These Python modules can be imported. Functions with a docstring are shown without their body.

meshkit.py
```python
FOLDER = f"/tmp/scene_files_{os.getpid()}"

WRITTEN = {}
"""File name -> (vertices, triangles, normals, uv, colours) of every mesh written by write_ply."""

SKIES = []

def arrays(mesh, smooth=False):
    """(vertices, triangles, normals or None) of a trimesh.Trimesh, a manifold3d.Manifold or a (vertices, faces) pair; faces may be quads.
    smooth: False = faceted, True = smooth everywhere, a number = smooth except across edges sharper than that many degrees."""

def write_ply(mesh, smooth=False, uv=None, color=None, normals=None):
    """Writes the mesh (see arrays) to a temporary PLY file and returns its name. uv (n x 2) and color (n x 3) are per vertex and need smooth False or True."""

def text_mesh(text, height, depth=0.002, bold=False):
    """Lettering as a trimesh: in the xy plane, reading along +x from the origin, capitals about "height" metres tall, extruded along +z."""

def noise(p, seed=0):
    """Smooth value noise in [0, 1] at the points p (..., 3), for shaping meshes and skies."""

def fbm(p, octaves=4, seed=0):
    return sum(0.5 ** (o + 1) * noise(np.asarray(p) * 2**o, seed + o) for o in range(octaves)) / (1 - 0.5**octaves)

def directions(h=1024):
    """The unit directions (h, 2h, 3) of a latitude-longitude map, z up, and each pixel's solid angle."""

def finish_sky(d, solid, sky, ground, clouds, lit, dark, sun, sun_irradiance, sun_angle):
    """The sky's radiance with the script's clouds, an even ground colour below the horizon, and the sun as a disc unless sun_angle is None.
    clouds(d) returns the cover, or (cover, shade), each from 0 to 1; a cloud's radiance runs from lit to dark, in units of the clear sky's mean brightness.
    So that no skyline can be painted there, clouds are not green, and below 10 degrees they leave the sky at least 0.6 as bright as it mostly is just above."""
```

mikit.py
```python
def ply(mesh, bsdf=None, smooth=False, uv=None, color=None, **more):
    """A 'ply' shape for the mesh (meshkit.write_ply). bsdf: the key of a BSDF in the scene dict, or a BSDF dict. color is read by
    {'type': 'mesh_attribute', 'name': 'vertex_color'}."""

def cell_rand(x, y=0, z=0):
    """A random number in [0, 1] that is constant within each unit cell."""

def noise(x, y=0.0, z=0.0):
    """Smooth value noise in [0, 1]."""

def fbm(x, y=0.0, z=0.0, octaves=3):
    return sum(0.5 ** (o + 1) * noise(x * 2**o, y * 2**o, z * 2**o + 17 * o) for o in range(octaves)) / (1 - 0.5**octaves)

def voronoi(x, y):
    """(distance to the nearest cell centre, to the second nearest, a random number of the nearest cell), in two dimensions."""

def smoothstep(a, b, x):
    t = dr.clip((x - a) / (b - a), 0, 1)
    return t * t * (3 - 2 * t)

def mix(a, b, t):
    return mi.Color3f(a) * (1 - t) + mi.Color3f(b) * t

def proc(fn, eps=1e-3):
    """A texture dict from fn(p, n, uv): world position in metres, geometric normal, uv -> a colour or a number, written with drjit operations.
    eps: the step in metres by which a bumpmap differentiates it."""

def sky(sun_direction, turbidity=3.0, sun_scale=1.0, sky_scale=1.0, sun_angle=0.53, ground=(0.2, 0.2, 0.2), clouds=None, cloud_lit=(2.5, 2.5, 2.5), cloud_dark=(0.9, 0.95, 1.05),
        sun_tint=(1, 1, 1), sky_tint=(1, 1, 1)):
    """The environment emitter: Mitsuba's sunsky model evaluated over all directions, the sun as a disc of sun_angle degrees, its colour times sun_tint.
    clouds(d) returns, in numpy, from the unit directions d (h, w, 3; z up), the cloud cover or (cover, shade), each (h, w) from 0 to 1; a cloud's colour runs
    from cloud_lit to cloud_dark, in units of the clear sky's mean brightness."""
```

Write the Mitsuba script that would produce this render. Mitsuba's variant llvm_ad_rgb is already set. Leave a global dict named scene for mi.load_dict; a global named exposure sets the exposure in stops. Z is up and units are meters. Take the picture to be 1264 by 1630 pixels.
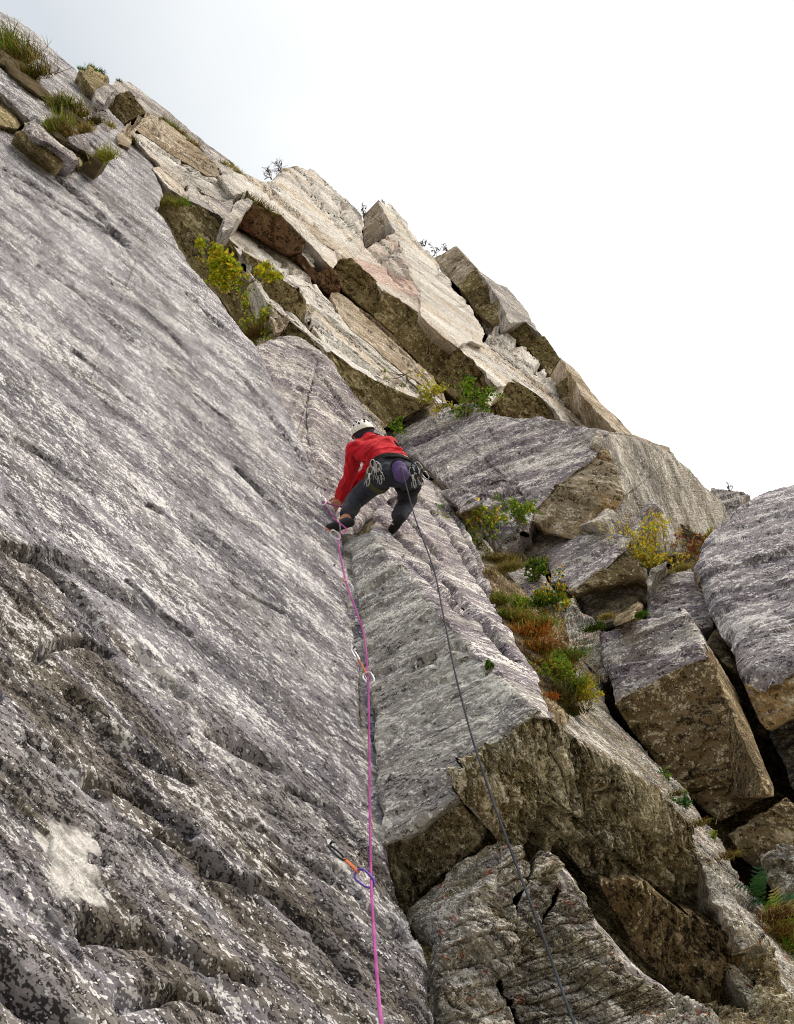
import math, random
from scipy.spatial import cKDTree as KD
import numpy as np, trimesh, shapely, drjit as dr, mitsuba as mi
import meshkit, mikit
from mikit import noise, fbm, voronoi, smoothstep, mix

# ---------------------------------------------------------------- camera, sky, exposure
W, H, FOC = 1264.0, 1630.0, 1671.0
PITCH, ROLL = math.radians(48), math.radians(12)
CAM = np.array([0, 0, 1.6])
FWD = np.array([0, math.cos(PITCH), math.sin(PITCH)])
_r0 = np.array([1.0, 0, 0]); _u0 = np.cross(_r0, FWD)
UPV = _u0 * math.cos(ROLL) + _r0 * math.sin(ROLL)
RGT = _r0 * math.cos(ROLL) - _u0 * math.sin(ROLL)
T = mi.ScalarTransform4f
scene, labels = {}, {}
scene['camera'] = {'type': 'perspective', 'fov': math.degrees(2 * math.atan(W / 2 / FOC)), 'fov_axis': 'x', 'near_clip': 0.05, 'far_clip': 6000.0,
                   'to_world': T().look_at(origin=CAM.tolist(), target=(CAM + FWD).tolist(), up=UPV.tolist())}
exposure = 3.02
SUN = np.array([0.55, -0.25, 0.8])


def cloud_cover(d):
    """an overcast sky, thin and bluish away from the sun, bright and white towards it"""
    p = d / np.maximum(d[..., 2:3], 0.15)
    n = meshkit.fbm(p * 3.2 + 5, 6, 3) - 0.5
    toward = d @ np.array([0.78, 0.42, 0.46])
    return np.ones(d.shape[:2]), np.clip((0.80 - toward) * 1.9 + 0.5 * n, 0, 1) * 0.94 + 0.06 + 0.9 * np.clip(meshkit.fbm(p * 1.1 + 17, 5, 9) - 0.42, 0, 0.35)


scene['sky'] = mikit.sky(SUN.tolist(), turbidity=4, sun_scale=0.16, sun_angle=24, clouds=cloud_cover, cloud_lit=(1.85, 1.84, 1.79), cloud_dark=(0.86, 0.92, 0.98), ground=(0.12, 0.12, 0.09))


# ---------------------------------------------------------------- survey helpers: where a sight line meets a rock plane
def ray(x, y):
    d = FWD + RGT * ((x - W / 2) / FOC) - UPV * ((y - H / 2) / FOC)
    return d / np.linalg.norm(d)


def at(x, y, D):
    return CAM + ray(x, y) * D


def project(p):
    v = p - CAM
    z = v @ FWD
    return np.stack([v @ RGT / z * FOC + W / 2, -(v @ UPV) / z * FOC + H / 2], -1)


def plane3(a, b, c):
    a, b, c = (at(*q) for q in (a, b, c))
    n = np.cross(b - a, c - a)
    n /= np.linalg.norm(n)
    return a, (n if n @ (CAM - a) > 0 else -n)


def plane_n(x, y, D, az, dip):
    az, dip = math.radians(az), math.radians(dip)
    return at(x, y, D), np.array([math.sin(az) * math.sin(dip), math.cos(az) * math.sin(dip), math.cos(dip)])


def hit(pl, x, y, o=0.0):
    r = ray(x, y)
    return CAM + r * (((pl[0] + pl[1] * o - CAM) @ pl[1]) / (r @ pl[1]))


A = plane3((690, 1560, 5), (540, 870, 8.5), (0, 1560, 3.8))      # the big left slab
B = plane3((560, 640, 15), (250, 330, 19), (960, 660, 26))       # the upper cliff
NF = np.array([-0.465, -0.512, -0.722]); NF /= np.linalg.norm(NF)     # foliation of the gneiss
D1 = np.cross(NF, A[1]); D1 /= np.linalg.norm(D1); D2 = np.cross(NF, D1)

STRIKE = np.cross(A[1], [0, 0, 1.0]); STRIKE /= np.linalg.norm(STRIKE)
FOOT0 = hit(A, 0, 860); FOOTN = np.cross(A[1], hit(A, 560, 1310) - FOOT0); FOOTN /= np.linalg.norm(FOOTN)
FOOTN = FOOTN if (hit(A, 100, 1400) - FOOT0) @ FOOTN > 0 else -FOOTN
# ---------------------------------------------------------------- rock materials


def lin(r, g, b):
    return [((c / 255 + 0.055) / 1.055) ** 2.4 if c > 10 else c / 255 / 12.92 for c in (r, g, b)]


def rock(c1, c2, fleck, dark, fa=0.5, da=0.5, s=1.0, patch=None, pa=0.5, seed=0.0, moss=0.0, rust=0.0, bare=None, rugged=None, grain=1.0):
    """s: metres per unit of the grain. fa: share of pale lichen flecks, da: share of dark ones, patch: colour of larger stains."""
    def fn(p, n, uv):
        u, v, w = dr.dot(p, mi.Vector3f(D1.tolist())) / s + seed, dr.dot(p, mi.Vector3f(D2.tolist())) / s, dr.dot(p, mi.Vector3f(NF.tolist())) / s
        wob = noise(u * 2.7, v * 2.7, w * 5) - 0.5
        w2 = w + wob * 0.07
        big = fbm(u * 0.5 + 9, v * 0.5, w * 1.4, octaves=3)
        band = fbm(u * 2.2, v * 2.2, w2 * 6.5 * grain, octaves=4)
        c = mix(c1, c2, smoothstep(0.34, 0.66, 0.6 * band + 0.4 * big))
        zone = 0.0
        if rugged is not None:                                   # the broken foot of the slab is browner
            zone = smoothstep(-0.35, 0.45, dr.dot(p - mi.Point3f(rugged[0]), mi.Vector3f(rugged[1])) + 1.4 * (big - 0.5))
            c = mix(c, mix(lin(92, 84, 66), lin(136, 128, 116), band), 0.75 * zone * smoothstep(0.30, 0.62, fbm(u * 1.7 + 5, v * 1.7, w2 * 8, octaves=5)))
        if patch is not None:
            c = mix(c, patch, pa * smoothstep(0.5, 0.62, fbm(u * 0.9 + 31, v * 0.9, w * 3.0, octaves=5)))
        if moss > 0:
            c = mix(c, lin(96, 92, 30), moss * smoothstep(0.52, 0.66, fbm(u * 2.1 + 3, v * 2.1, w * 3.6 + 5, octaves=5)))
        if rust > 0:
            c = mix(c, lin(176, 74, 22), rust * smoothstep(0.66, 0.72, fbm(u * 8 + 70, v * 8, w * 10, octaves=4)))
        f = fbm(u * 30 + 11, v * 30, w2 * 54 * grain + 3, octaves=3)
        f2 = fbm(u * 84 + 5, v * 84, w2 * 120 * grain, octaves=2)
        f3 = fbm(u * 13 + 51, v * 13, w2 * 25 * grain, octaves=4)
        dense = fbm(u * 2.2 + 77, v * 2.2, w2 * 4.6 * grain, octaves=4) - 0.5
        k = 0.45 * fbm(u * 23 + 40, v * 23, w2 * 54 * grain, octaves=4) + 0.55 * f2 - 0.22 * dense + 0.03 * zone
        c = mix(c, dark, 0.92 * smoothstep(0.61 - 0.16 * da, 0.68 - 0.16 * da, k))
        field = 0.34 * f + 0.28 * f3 + 0.38 * f2 + 0.30 * dense + 0.015 - 0.035 * zone
        c = mix(c, fleck, 0.94 * smoothstep(0.64 - 0.2 * fa, 0.69 - 0.2 * fa, field))
        crack = dr.abs(fbm(u * 1.1 + 63, v * 1.1, w2 * 5.5, octaves=4) - 0.5)          # hairline joints
        c = c * (1 - 0.7 * smoothstep(0.010, 0.003, crack) * smoothstep(0.46, 0.58, noise(u * 1.9, v * 1.9, w * 2.4 + 8)))
        h, z = dr.dot(p, mi.Vector3f(STRIKE.tolist())) / s, p.z / s                 # seepage streaks down the fall line
        c = c * (1 - 0.18 * smoothstep(0.52, 0.66, fbm(h * 1.5 + seed, z * 0.16, wob * 0.6, octaves=4)))
        if bare is not None:
            r = dr.norm((p - mi.Point3f(bare[0])) * mi.Vector3f(1, 1, bare[2])) / bare[1] + 1.5 * (fbm(u * 7, v * 7, w2 * 16, octaves=5) - 0.5)
            c = mix(c, lin(226, 224, 222), 0.82 * smoothstep(0.98, 0.74, r))
        g = noise(u * 90, v * 90, w2 * 160)
        return c * (0.72 + 0.56 * g)
    return {'type': 'principled', 'base_color': mikit.proc(fn), 'roughness': 0.85, 'specular': 0.25}


scene['m_slab'] = rock(lin(108, 105, 114), lin(142, 139, 149), lin(229, 228, 230), lin(42, 39, 42), 0.50, 0.50, 1.0, lin(172, 169, 178), 0.5, seed=0, moss=0.15, bare=(hit(A, 112, 1375).tolist(), 0.135, 0.6), rugged=(FOOT0.tolist(), FOOTN.tolist()))
scene['m_wall'] = rock(lin(128, 118, 128), lin(156, 148, 152), lin(234, 231, 226), lin(52, 46, 48), 0.42, 0.42, 1.1, lin(180, 176, 168), 0.5, seed=13)
scene['m_far'] = rock(lin(132, 124, 126), lin(164, 158, 158), lin(224, 220, 210), lin(66, 60, 56), 0.40, 0.35, 2.0, lin(186, 180, 170), 0.5, seed=23)
scene['m_pale'] = rock(lin(186, 181, 175), lin(218, 214, 209), lin(242, 240, 237), lin(104, 94, 84), 0.26, 0.34, 2.4, lin(206, 186, 160), 0.5, seed=31)
scene['m_rosy'] = rock(lin(196, 184, 174), lin(220, 212, 204), lin(240, 234, 228), lin(112, 94, 84), 0.24, 0.32, 2.2, lin(198, 146, 132), 0.45, seed=37)
scene['m_tan'] = rock(lin(150, 134, 114), lin(182, 168, 150), lin(222, 214, 200), lin(78, 66, 52), 0.28, 0.42, 2.2, lin(132, 112, 82), 0.6, seed=41)
scene['m_brown'] = rock(lin(124, 109, 76), lin(160, 145, 108), lin(198, 186, 152), lin(56, 45, 28), 0.30, 0.55, 1.6, lin(112, 102, 66), 0.6, seed=53, moss=0.22, grain=.6)
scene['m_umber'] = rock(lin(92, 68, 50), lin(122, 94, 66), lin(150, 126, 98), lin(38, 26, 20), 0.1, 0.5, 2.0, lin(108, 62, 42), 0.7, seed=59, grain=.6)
scene['m_under'] = rock(lin(118, 110, 90), lin(168, 159, 134), lin(218, 213, 196), lin(40, 35, 27), 0.44, 0.62, 0.5, lin(128, 108, 66), 0.5, seed=61, moss=0.28, grain=.8)
scene['m_wedge'] = rock(lin(98, 84, 60), lin(136, 120, 92), lin(190, 178, 152), lin(40, 33, 26), 0.30, 0.6, 1.0, lin(108, 84, 54), 0.5, seed=67, moss=0.2, grain=.55)
scene['m_gran'] = rock(lin(140, 135, 128), lin(168, 162, 155), lin(218, 214, 207), lin(66, 60, 54), 0.42, 0.5, 1.0, lin(150, 140, 122), 0.6, seed=83, grain=.5)
scene['m_ochre'] = rock(lin(144, 132, 112), lin(176, 164, 144), lin(214, 207, 192), lin(74, 64, 50), 0.30, 0.45, 1.4, lin(178, 142, 90), 0.65, seed=71, grain=.6)
scene['m_low'] = rock(lin(128, 122, 114), lin(166, 162, 158), lin(230, 227, 220), lin(46, 42, 38), 0.44, 0.54, 0.5, lin(146, 134, 104), 0.6, seed=79, moss=0.25, rust=0.55)
scene['m_ground'] = {'type': 'principled', 'base_color': mikit.proc(lambda p, n, uv: mix(lin(118, 108, 84), lin(168, 160, 136), fbm(p.x * 3, p.y * 3, p.z * 3, octaves=5))), 'roughness': 1.0}
scene['m_corner'] = rock(lin(146, 141, 142), lin(176, 173, 168), lin(236, 235, 228), lin(62, 58, 58), 0.50, 0.40, 0.9, lin(188, 188, 180), 0.45, seed=17)
scene['m_rb'] = rock(lin(124, 117, 126), lin(152, 146, 154), lin(230, 227, 226), lin(60, 55, 58), 0.52, 0.44, 1.0, lin(172, 166, 170), 0.5, seed=5, grain=.75)
scene['m_soil'] = {'type': 'principled', 'base_color': mikit.proc(lambda p, n, uv: mix(lin(58, 48, 32), lin(104, 90, 62), fbm(p.x * 6, p.y * 6, p.z * 6, octaves=4))), 'roughness': 1.0}

# ---------------------------------------------------------------- rock builder
TRI = [0]


def refine(v, f, h):
    """Conforming subdivision until every edge is shorter than h(midpoint)."""
    for _ in range(14):
        e = np.sort(np.stack([f, np.roll(f, -1, 1)], -1), -1).reshape(-1, 2)     # edges 01,12,20 of every face
        ek, inv = np.unique(e[:, 0].astype(np.int64) * (len(v) + 1) + e[:, 1], return_inverse=True)
        ue = np.stack([ek // (len(v) + 1), ek % (len(v) + 1)], 1)
        mid = (v[ue[:, 0]] + v[ue[:, 1]]) / 2
        mark = np.linalg.norm(v[ue[:, 0]] - v[ue[:, 1]], axis=1) > h(mid)
        if not mark.any():
            break
        idx = np.full(len(ue), -1); idx[mark] = len(v) + np.arange(mark.sum())
        v = np.vstack([v, mid[mark]])
        m = idx[inv.reshape(-1)].reshape(-1, 3)
        cnt = (m >= 0).sum(1)
        out = [f[cnt == 0]]
        a = f[cnt == 3]; b = m[cnt == 3]
        out += [np.stack([a[:, 0], b[:, 0], b[:, 2]], 1), np.stack([b[:, 0], a[:, 1], b[:, 1]], 1), np.stack([b[:, 2], b[:, 1], a[:, 2]], 1), b]
        for k in range(3):
            s = (cnt == 1) & (m[:, k] >= 0)
            a, q = np.roll(f[s], -k, 1), m[s][:, k]
            out += [np.stack([a[:, 0], q, a[:, 2]], 1), np.stack([q, a[:, 1], a[:, 2]], 1)]
            s = (cnt == 2) & (m[:, k] < 0)                       # edge k is whole: the other two are split
            a, q1, q2 = np.roll(f[s], -k, 1), m[s][:, (k + 1) % 3], m[s][:, (k + 2) % 3]
            out += [np.stack([a[:, 0], a[:, 1], q1], 1), np.stack([a[:, 0], q1, q2], 1), np.stack([q2, q1, a[:, 2]], 1)]
        f = np.vstack(out)
    return v, f


def unit3(a):
    return np.asarray(a, float) / np.linalg.norm(a)


def sstep(a, b, x):
    t = np.clip((x - a) / (b - a), 0, 1)
    return t * t * (3 - 2 * t)


def layered(p, s, k, seed=0):
    """foliation noise: flat lenses along the grain, thin across it"""
    return meshkit.fbm(np.stack([p @ D1 * k / s, p @ D2 * k / s, p @ NF * k * 5 / s], -1) + seed * 7.3, 3, seed)


def fracture(p, size, seed, thin=0.35, tilt=0.9):
    """split rock: every cell of a random foam, flattened along the foliation, is a small tilted face of its own"""
    q = np.stack([p @ D1 / size, p @ D2 / size, p @ NF / (size * thin)], 1)
    q = q + 0.25 * np.stack([meshkit.noise(q * 2 + 5, seed), meshkit.noise(q * 2 + 25, seed), meshkit.noise(q * 2 + 45, seed)], 1)
    cell = np.unique(np.floor(q).astype(np.int64), axis=0) if len(q) < 4000 else np.unique(np.floor(q[::3]).astype(np.int64), axis=0)
    cell = np.unique((cell[:, None] + np.array([[x, y, z] for x in (-1, 0, 1) for y in (-1, 0, 1) for z in (-1, 0, 1)])).reshape(-1, 3), axis=0)
    h = lambda k: meshkit.noise(cell * 1.0 + 0.0, seed * 31 + k)
    seeds = cell + np.stack([h(1), h(2), h(3)], 1)
    _, near = KD(seeds).query(q)
    g = np.stack([h(4), h(5), h(6)], 1) - 0.5
    return (h(7)[near] - 0.5) * 0.9 + tilt * ((q - seeds[near]) * g[near]).sum(1)


def relief(p, s, rough, lump, seed):
    q = layered(p, s, 0.9, seed)
    d = lump * 0.07 * s * (meshkit.fbm(p * 0.8 / s + seed, 3, seed) - 0.5)
    d += lump * s * 0.085 * fracture(p, 0.75 * s, seed + 1)
    d += rough * s * 0.030 * fracture(p, 0.30 * s, seed + 2, 0.28)
    d += rough * s * 0.013 * fracture(p, 0.11 * s, seed + 3, 0.25)
    k = q * 9
    d += np.minimum(rough, 1.0) * s * 0.009 * (np.floor(k) + sstep(0.55, 1, k - np.floor(k)) - 4.5)
    if s < 1.15:
        d += rough * s * 0.008 * fracture(p, 0.05 * s, seed + 6, 0.3)
    d += rough * s * 0.010 * (layered(p, s, 9, seed + 5) - 0.5) * 2
    c = np.abs(layered(p, s, 0.7, seed + 9) - 0.5)
    d -= np.minimum(rough, 1.2) * s * 0.06 * np.exp(-(c / 0.006) ** 2) * sstep(0.5, 0.6, meshkit.noise(p * 1.3 / s + 50, seed))
    d += rough * s * 0.014 * (meshkit.fbm(p * 16 / s, 2, seed) - 0.5)
    return d


def seg_dist(p, a, b):
    t = np.clip(((p - a) @ (b - a)) / ((b - a) @ (b - a)), 0, 1)
    return np.linalg.norm(p - (a + t[:, None] * (b - a)), axis=1)


def facet_mesh(pl, pts, depth=0.8, rough=1.0, lump=1.0, s=1.0, edge=0.03, ledges=(), grooves=(), fine=1.0, seed=1, back=None, rmap=None, lmap=None, strata=None, jag=1.0):
    xy = np.array([q[:2] for q in pts], float)
    P = np.array([hit(pl, q[0], q[1], q[2] if len(q) > 2 else 0.0) for q in pts])
    c0 = P.mean(0)
    if any(len(q) > 2 for q in pts):                          # a plane through the surveyed corners
        n = np.linalg.svd(P - c0)[2][2]
        n = n if n @ (CAM - c0) > 0 else -n
        P = np.array([hit((c0, n), *q) for q in xy])
    else:
        n = pl[1]
    e1 = np.cross(n, [0.3, 0.5, 0.8]); e1 /= np.linalg.norm(e1); e2 = np.cross(n, e1)
    flat = np.stack([(P - c0) @ e1, (P - c0) @ e2], 1)
    ring = shapely.get_coordinates(shapely.segmentize(shapely.Polygon(flat), 0.10 * s).exterior)[:-1]     # chipped, uneven edges
    w3 = c0 + ring[:, :1] * e1 + ring[:, 1:] * e2
    jit = np.stack([meshkit.fbm(w3 * k / s + o, 3, 41) - 0.5 for k, o in ((2.2, 0), (2.2, 9), (7, 3), (7, 13))], 1)
    flat = ring + 0.13 * s * jag * jit[:, :2] + 0.05 * s * jag * jit[:, 2:]
    poly = shapely.Polygon(flat)
    if not poly.is_valid:
        poly = max(getattr(poly.buffer(0), 'geoms', [poly.buffer(0)]), key=lambda g: g.area)
    v2, f = trimesh.creation.triangulate_polygon(poly, engine='earcut')
    v = c0 + v2[:, :1] * e1 + v2[:, 1:2] * e2

    def h(m):
        g = np.linalg.norm(m - CAM, axis=1)
        uv = project(m)
        out = (uv[:, 0] < -30) | (uv[:, 0] > W + 30) | (uv[:, 1] < -30) | (uv[:, 1] > H + 30)
        cosv = np.abs((m - CAM) @ n) / g
        return g * 0.0026 / fine / np.maximum(cosv, 0.1) ** 0.75 * np.where(out, 14.0, 1.0)
    v, f = refine(v, f, h)
    tri = np.cross(v[f[:, 1]] - v[f[:, 0]], v[f[:, 2]] - v[f[:, 0]]) @ n
    f = np.where((tri < 0)[:, None], f[:, ::-1], f)
    graze = max(0.35, min(1.0, (abs((c0 - CAM) @ n) / np.linalg.norm(c0 - CAM) / 0.5)))   # faces seen edge on stay flat
    d = graze * relief(v, s, rough if rmap is None else rough * rmap(v), lump if lmap is None else lump * lmap(v), seed)
    q = np.stack([(v - c0) @ e1, (v - c0) @ e2], 1)
    ring = poly.exterior
    bd = shapely.distance(shapely.points(q), ring)
    wear = 0.4 + 1.2 * meshkit.fbm(v * 3 / s + 9, 3, seed + 2)
    d -= edge * wear * np.exp(-bd / (0.7 * edge * wear))
    for line, hi, lo, width in ledges:                         # a step in the face: proud on the left hand of the line, cut back on the right
        L = np.array([hit(pl, *k) for k in line])
        g = np.stack([(L - c0) @ e1, (L - c0) @ e2], 1)
        wq = q + 0.12 * width * (np.stack([meshkit.fbm(v * 5 / s, 3, 21), meshkit.fbm(v * 5 / s, 3, 22)], 1) - 0.5) * 2
        best, side, prog = np.full(len(v), 1e9), np.zeros(len(v)), np.zeros(len(v))
        for k in range(len(g) - 1):
            dd = seg_dist(wq, g[k], g[k + 1])
            t = g[k + 1] - g[k]
            sd = t[0] * (wq[:, 1] - g[k][1]) - t[1] * (wq[:, 0] - g[k][0])
            pr = (k + np.clip((wq - g[k]) @ t / (t @ t), 0, 1)) / (len(g) - 1)
            near = dd < best
            best, side, prog = np.where(near, dd, best), np.where(near, sd, side), np.where(near, pr, prog)
        flip = 1.0 if (np.cross(e1, e2) @ n) > 0 else -1.0
        fade = np.sin(np.pi * np.clip(prog, 0.02, 0.98)) ** 0.6
        left = sstep(-0.016 * s, 0.016 * s, side / np.linalg.norm(g[-1] - g[0]) * flip)
        d += fade * (left * hi * np.exp(-best / width) - (1 - left) * lo * np.exp(-best / (0.3 * width)))
    if strata:                                                # beds of uneven thickness, each undercut
        gap, amp, along = strata
        t = v @ unit3(along) / gap + 1.6 * meshkit.fbm(v * 2.2, 3, 31) + 0.35 * meshkit.noise(v * 9, 33)
        for k_, a_ in ((1.0, 1.0), (2.3, .45)):
            fr = t * k_ - np.floor(t * k_)
            lay = meshkit.noise(np.stack([np.floor(t * k_) * 3.7, (v @ e1) * 2.5, (v @ e2) * 2.5], 1), 35)
            d += amp * a_ * (0.25 + 1.2 * lay) * (np.minimum(fr / 0.16, 1) - 0.5 - 0.35 * fr)
    for line, deep, width in grooves:                          # an open joint with a slightly raised upper lip
        L = np.array([hit(pl, *k) for k in line])
        g = np.stack([(L - c0) @ e1, (L - c0) @ e2], 1)
        wq = q + 1.5 * width * (np.stack([meshkit.fbm(v * 4 / s, 3, 21), meshkit.fbm(v * 4 / s, 3, 22)], 1) - 0.5) * 2
        best = np.min([seg_dist(wq, g[k], g[k + 1]) for k in range(len(g) - 1)], 0)
        wv = width * (0.35 + 1.3 * meshkit.noise(v * 2.2 / s + 4, 5))
        d -= deep * np.exp(-(best / wv) ** 2) - 0.10 * deep * np.exp(-(best / (4 * width)) ** 2)
    v = v + d[:, None] * n
    # skirt: the block runs on into the hill
    e = np.stack([f, np.roll(f, -1, 1)], -1).reshape(-1, 2)
    key = np.sort(e, 1).astype(np.int64); _, inv, cnt = np.unique(key[:, 0] * len(v) + key[:, 1], return_inverse=True, return_counts=True)
    b = e[cnt[inv.reshape(-1)] == 1]
    ids = np.unique(b); new = np.full(len(v), -1); new[ids] = len(v) + np.arange(len(ids))
    view = c0 - CAM; view /= np.linalg.norm(view)
    inward = (view - 0.35 * n) if back is None else np.asarray(back, float); inward = inward / np.linalg.norm(inward)
    top = new; low = np.where(new >= 0, new + len(ids), -1)
    v = np.vstack([v, v[ids], v[ids] + inward * depth])
    f = np.vstack([f, np.stack([top[b[:, 1]], top[b[:, 0]], low[b[:, 0]]], 1), np.stack([top[b[:, 1]], low[b[:, 0]], low[b[:, 1]]], 1)])
    TRI[0] += len(f)
    return trimesh.Trimesh(v, f, process=False), n, c0


def numbered(key, d=None):
    d = scene if d is None else d
    if key not in d and key not in TAKEN:
        TAKEN.add(key)
        return key
    k = 1
    while f'{key}_{k:03d}' in TAKEN or f'{key}_{k:03d}' in d:
        k += 1
    TAKEN.add(f'{key}_{k:03d}')
    return f'{key}_{k:03d}'


TAKEN = set()
FACES = []


def surf(x, y):
    """the nearest rock plane on a sight line: (point, normal)"""
    best = min((((c - CAM) @ n) / (ray(x, y) @ n), k) for k, (c, n, g) in enumerate(FACES) if g.covers(shapely.Point(x, y)))
    return at(x, y, best[0]), FACES[best[1]][1]


FSEED = [3]


def facet(key, mat, pl, pts, label=None, **kw):
    FSEED[0] += 1
    crisp = bool(kw.get('strata'))
    m, n, c = facet_mesh(pl, pts, seed=kw.pop('seed', FSEED[0] % 5), **kw)
    FACES.append((c, n, shapely.Polygon([q[:2] for q in pts]).buffer(1.5)))
    k = numbered(key)
    scene[k] = mikit.ply(m, mat, smooth=not crisp)
    if label:
        labels.setdefault(k, {})['label'] = label
    if DEBUG:
        print(k, 'n', n.round(2), 'dip %.0f az %.0f' % (math.degrees(math.acos(n[2])), math.degrees(math.atan2(n[0], n[1]))), 'D %.1f' % np.linalg.norm(m.vertices.mean(0) - CAM), len(m.faces))
    return k


DEBUG = False
# ---------------------------------------------------------------- the cliff
labels['cliff'] = {'label': 'steep grey gneiss cliff with corner, overhangs and pale upper walls', 'category': 'cliff', 'kind': 'structure'}
# the left slab: one great plane up to the skyline
SLAB = [(-260, 1800), (760, 1800), (700, 1700), (690, 1560), (680, 1515), (650, 1450), (632, 1400), (622, 1342), (620, 1262), (618, 1200), (620, 1150), (626, 1060), (614, 1010), (592, 950), (566, 905),
        (552, 870), (536, 806), (498, 735), (462, 650), (434, 600), (414, 550), (385, 522), (350, 470), (312, 430), (290, 395), (266, 350), (248, 332), (262, 308), (248, 270), (232, 233), (205, 205),
        (180, 178), (160, 158), (152, 148), (140, 130), (122, 111), (100, 92), (62, 56), (32, 32), (0, 15), (-120, -60), (-300, 300), (-300, 1200)]
LEDGES = [([(0, 885), (60, 880), (130, 905), (200, 952), (262, 990)], .04, .09, .2), ([(195, 1030), (250, 1080), (300, 1120), (345, 1165), (420, 1210), (480, 1250), (560, 1310)], .03, .08, .15)]
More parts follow.
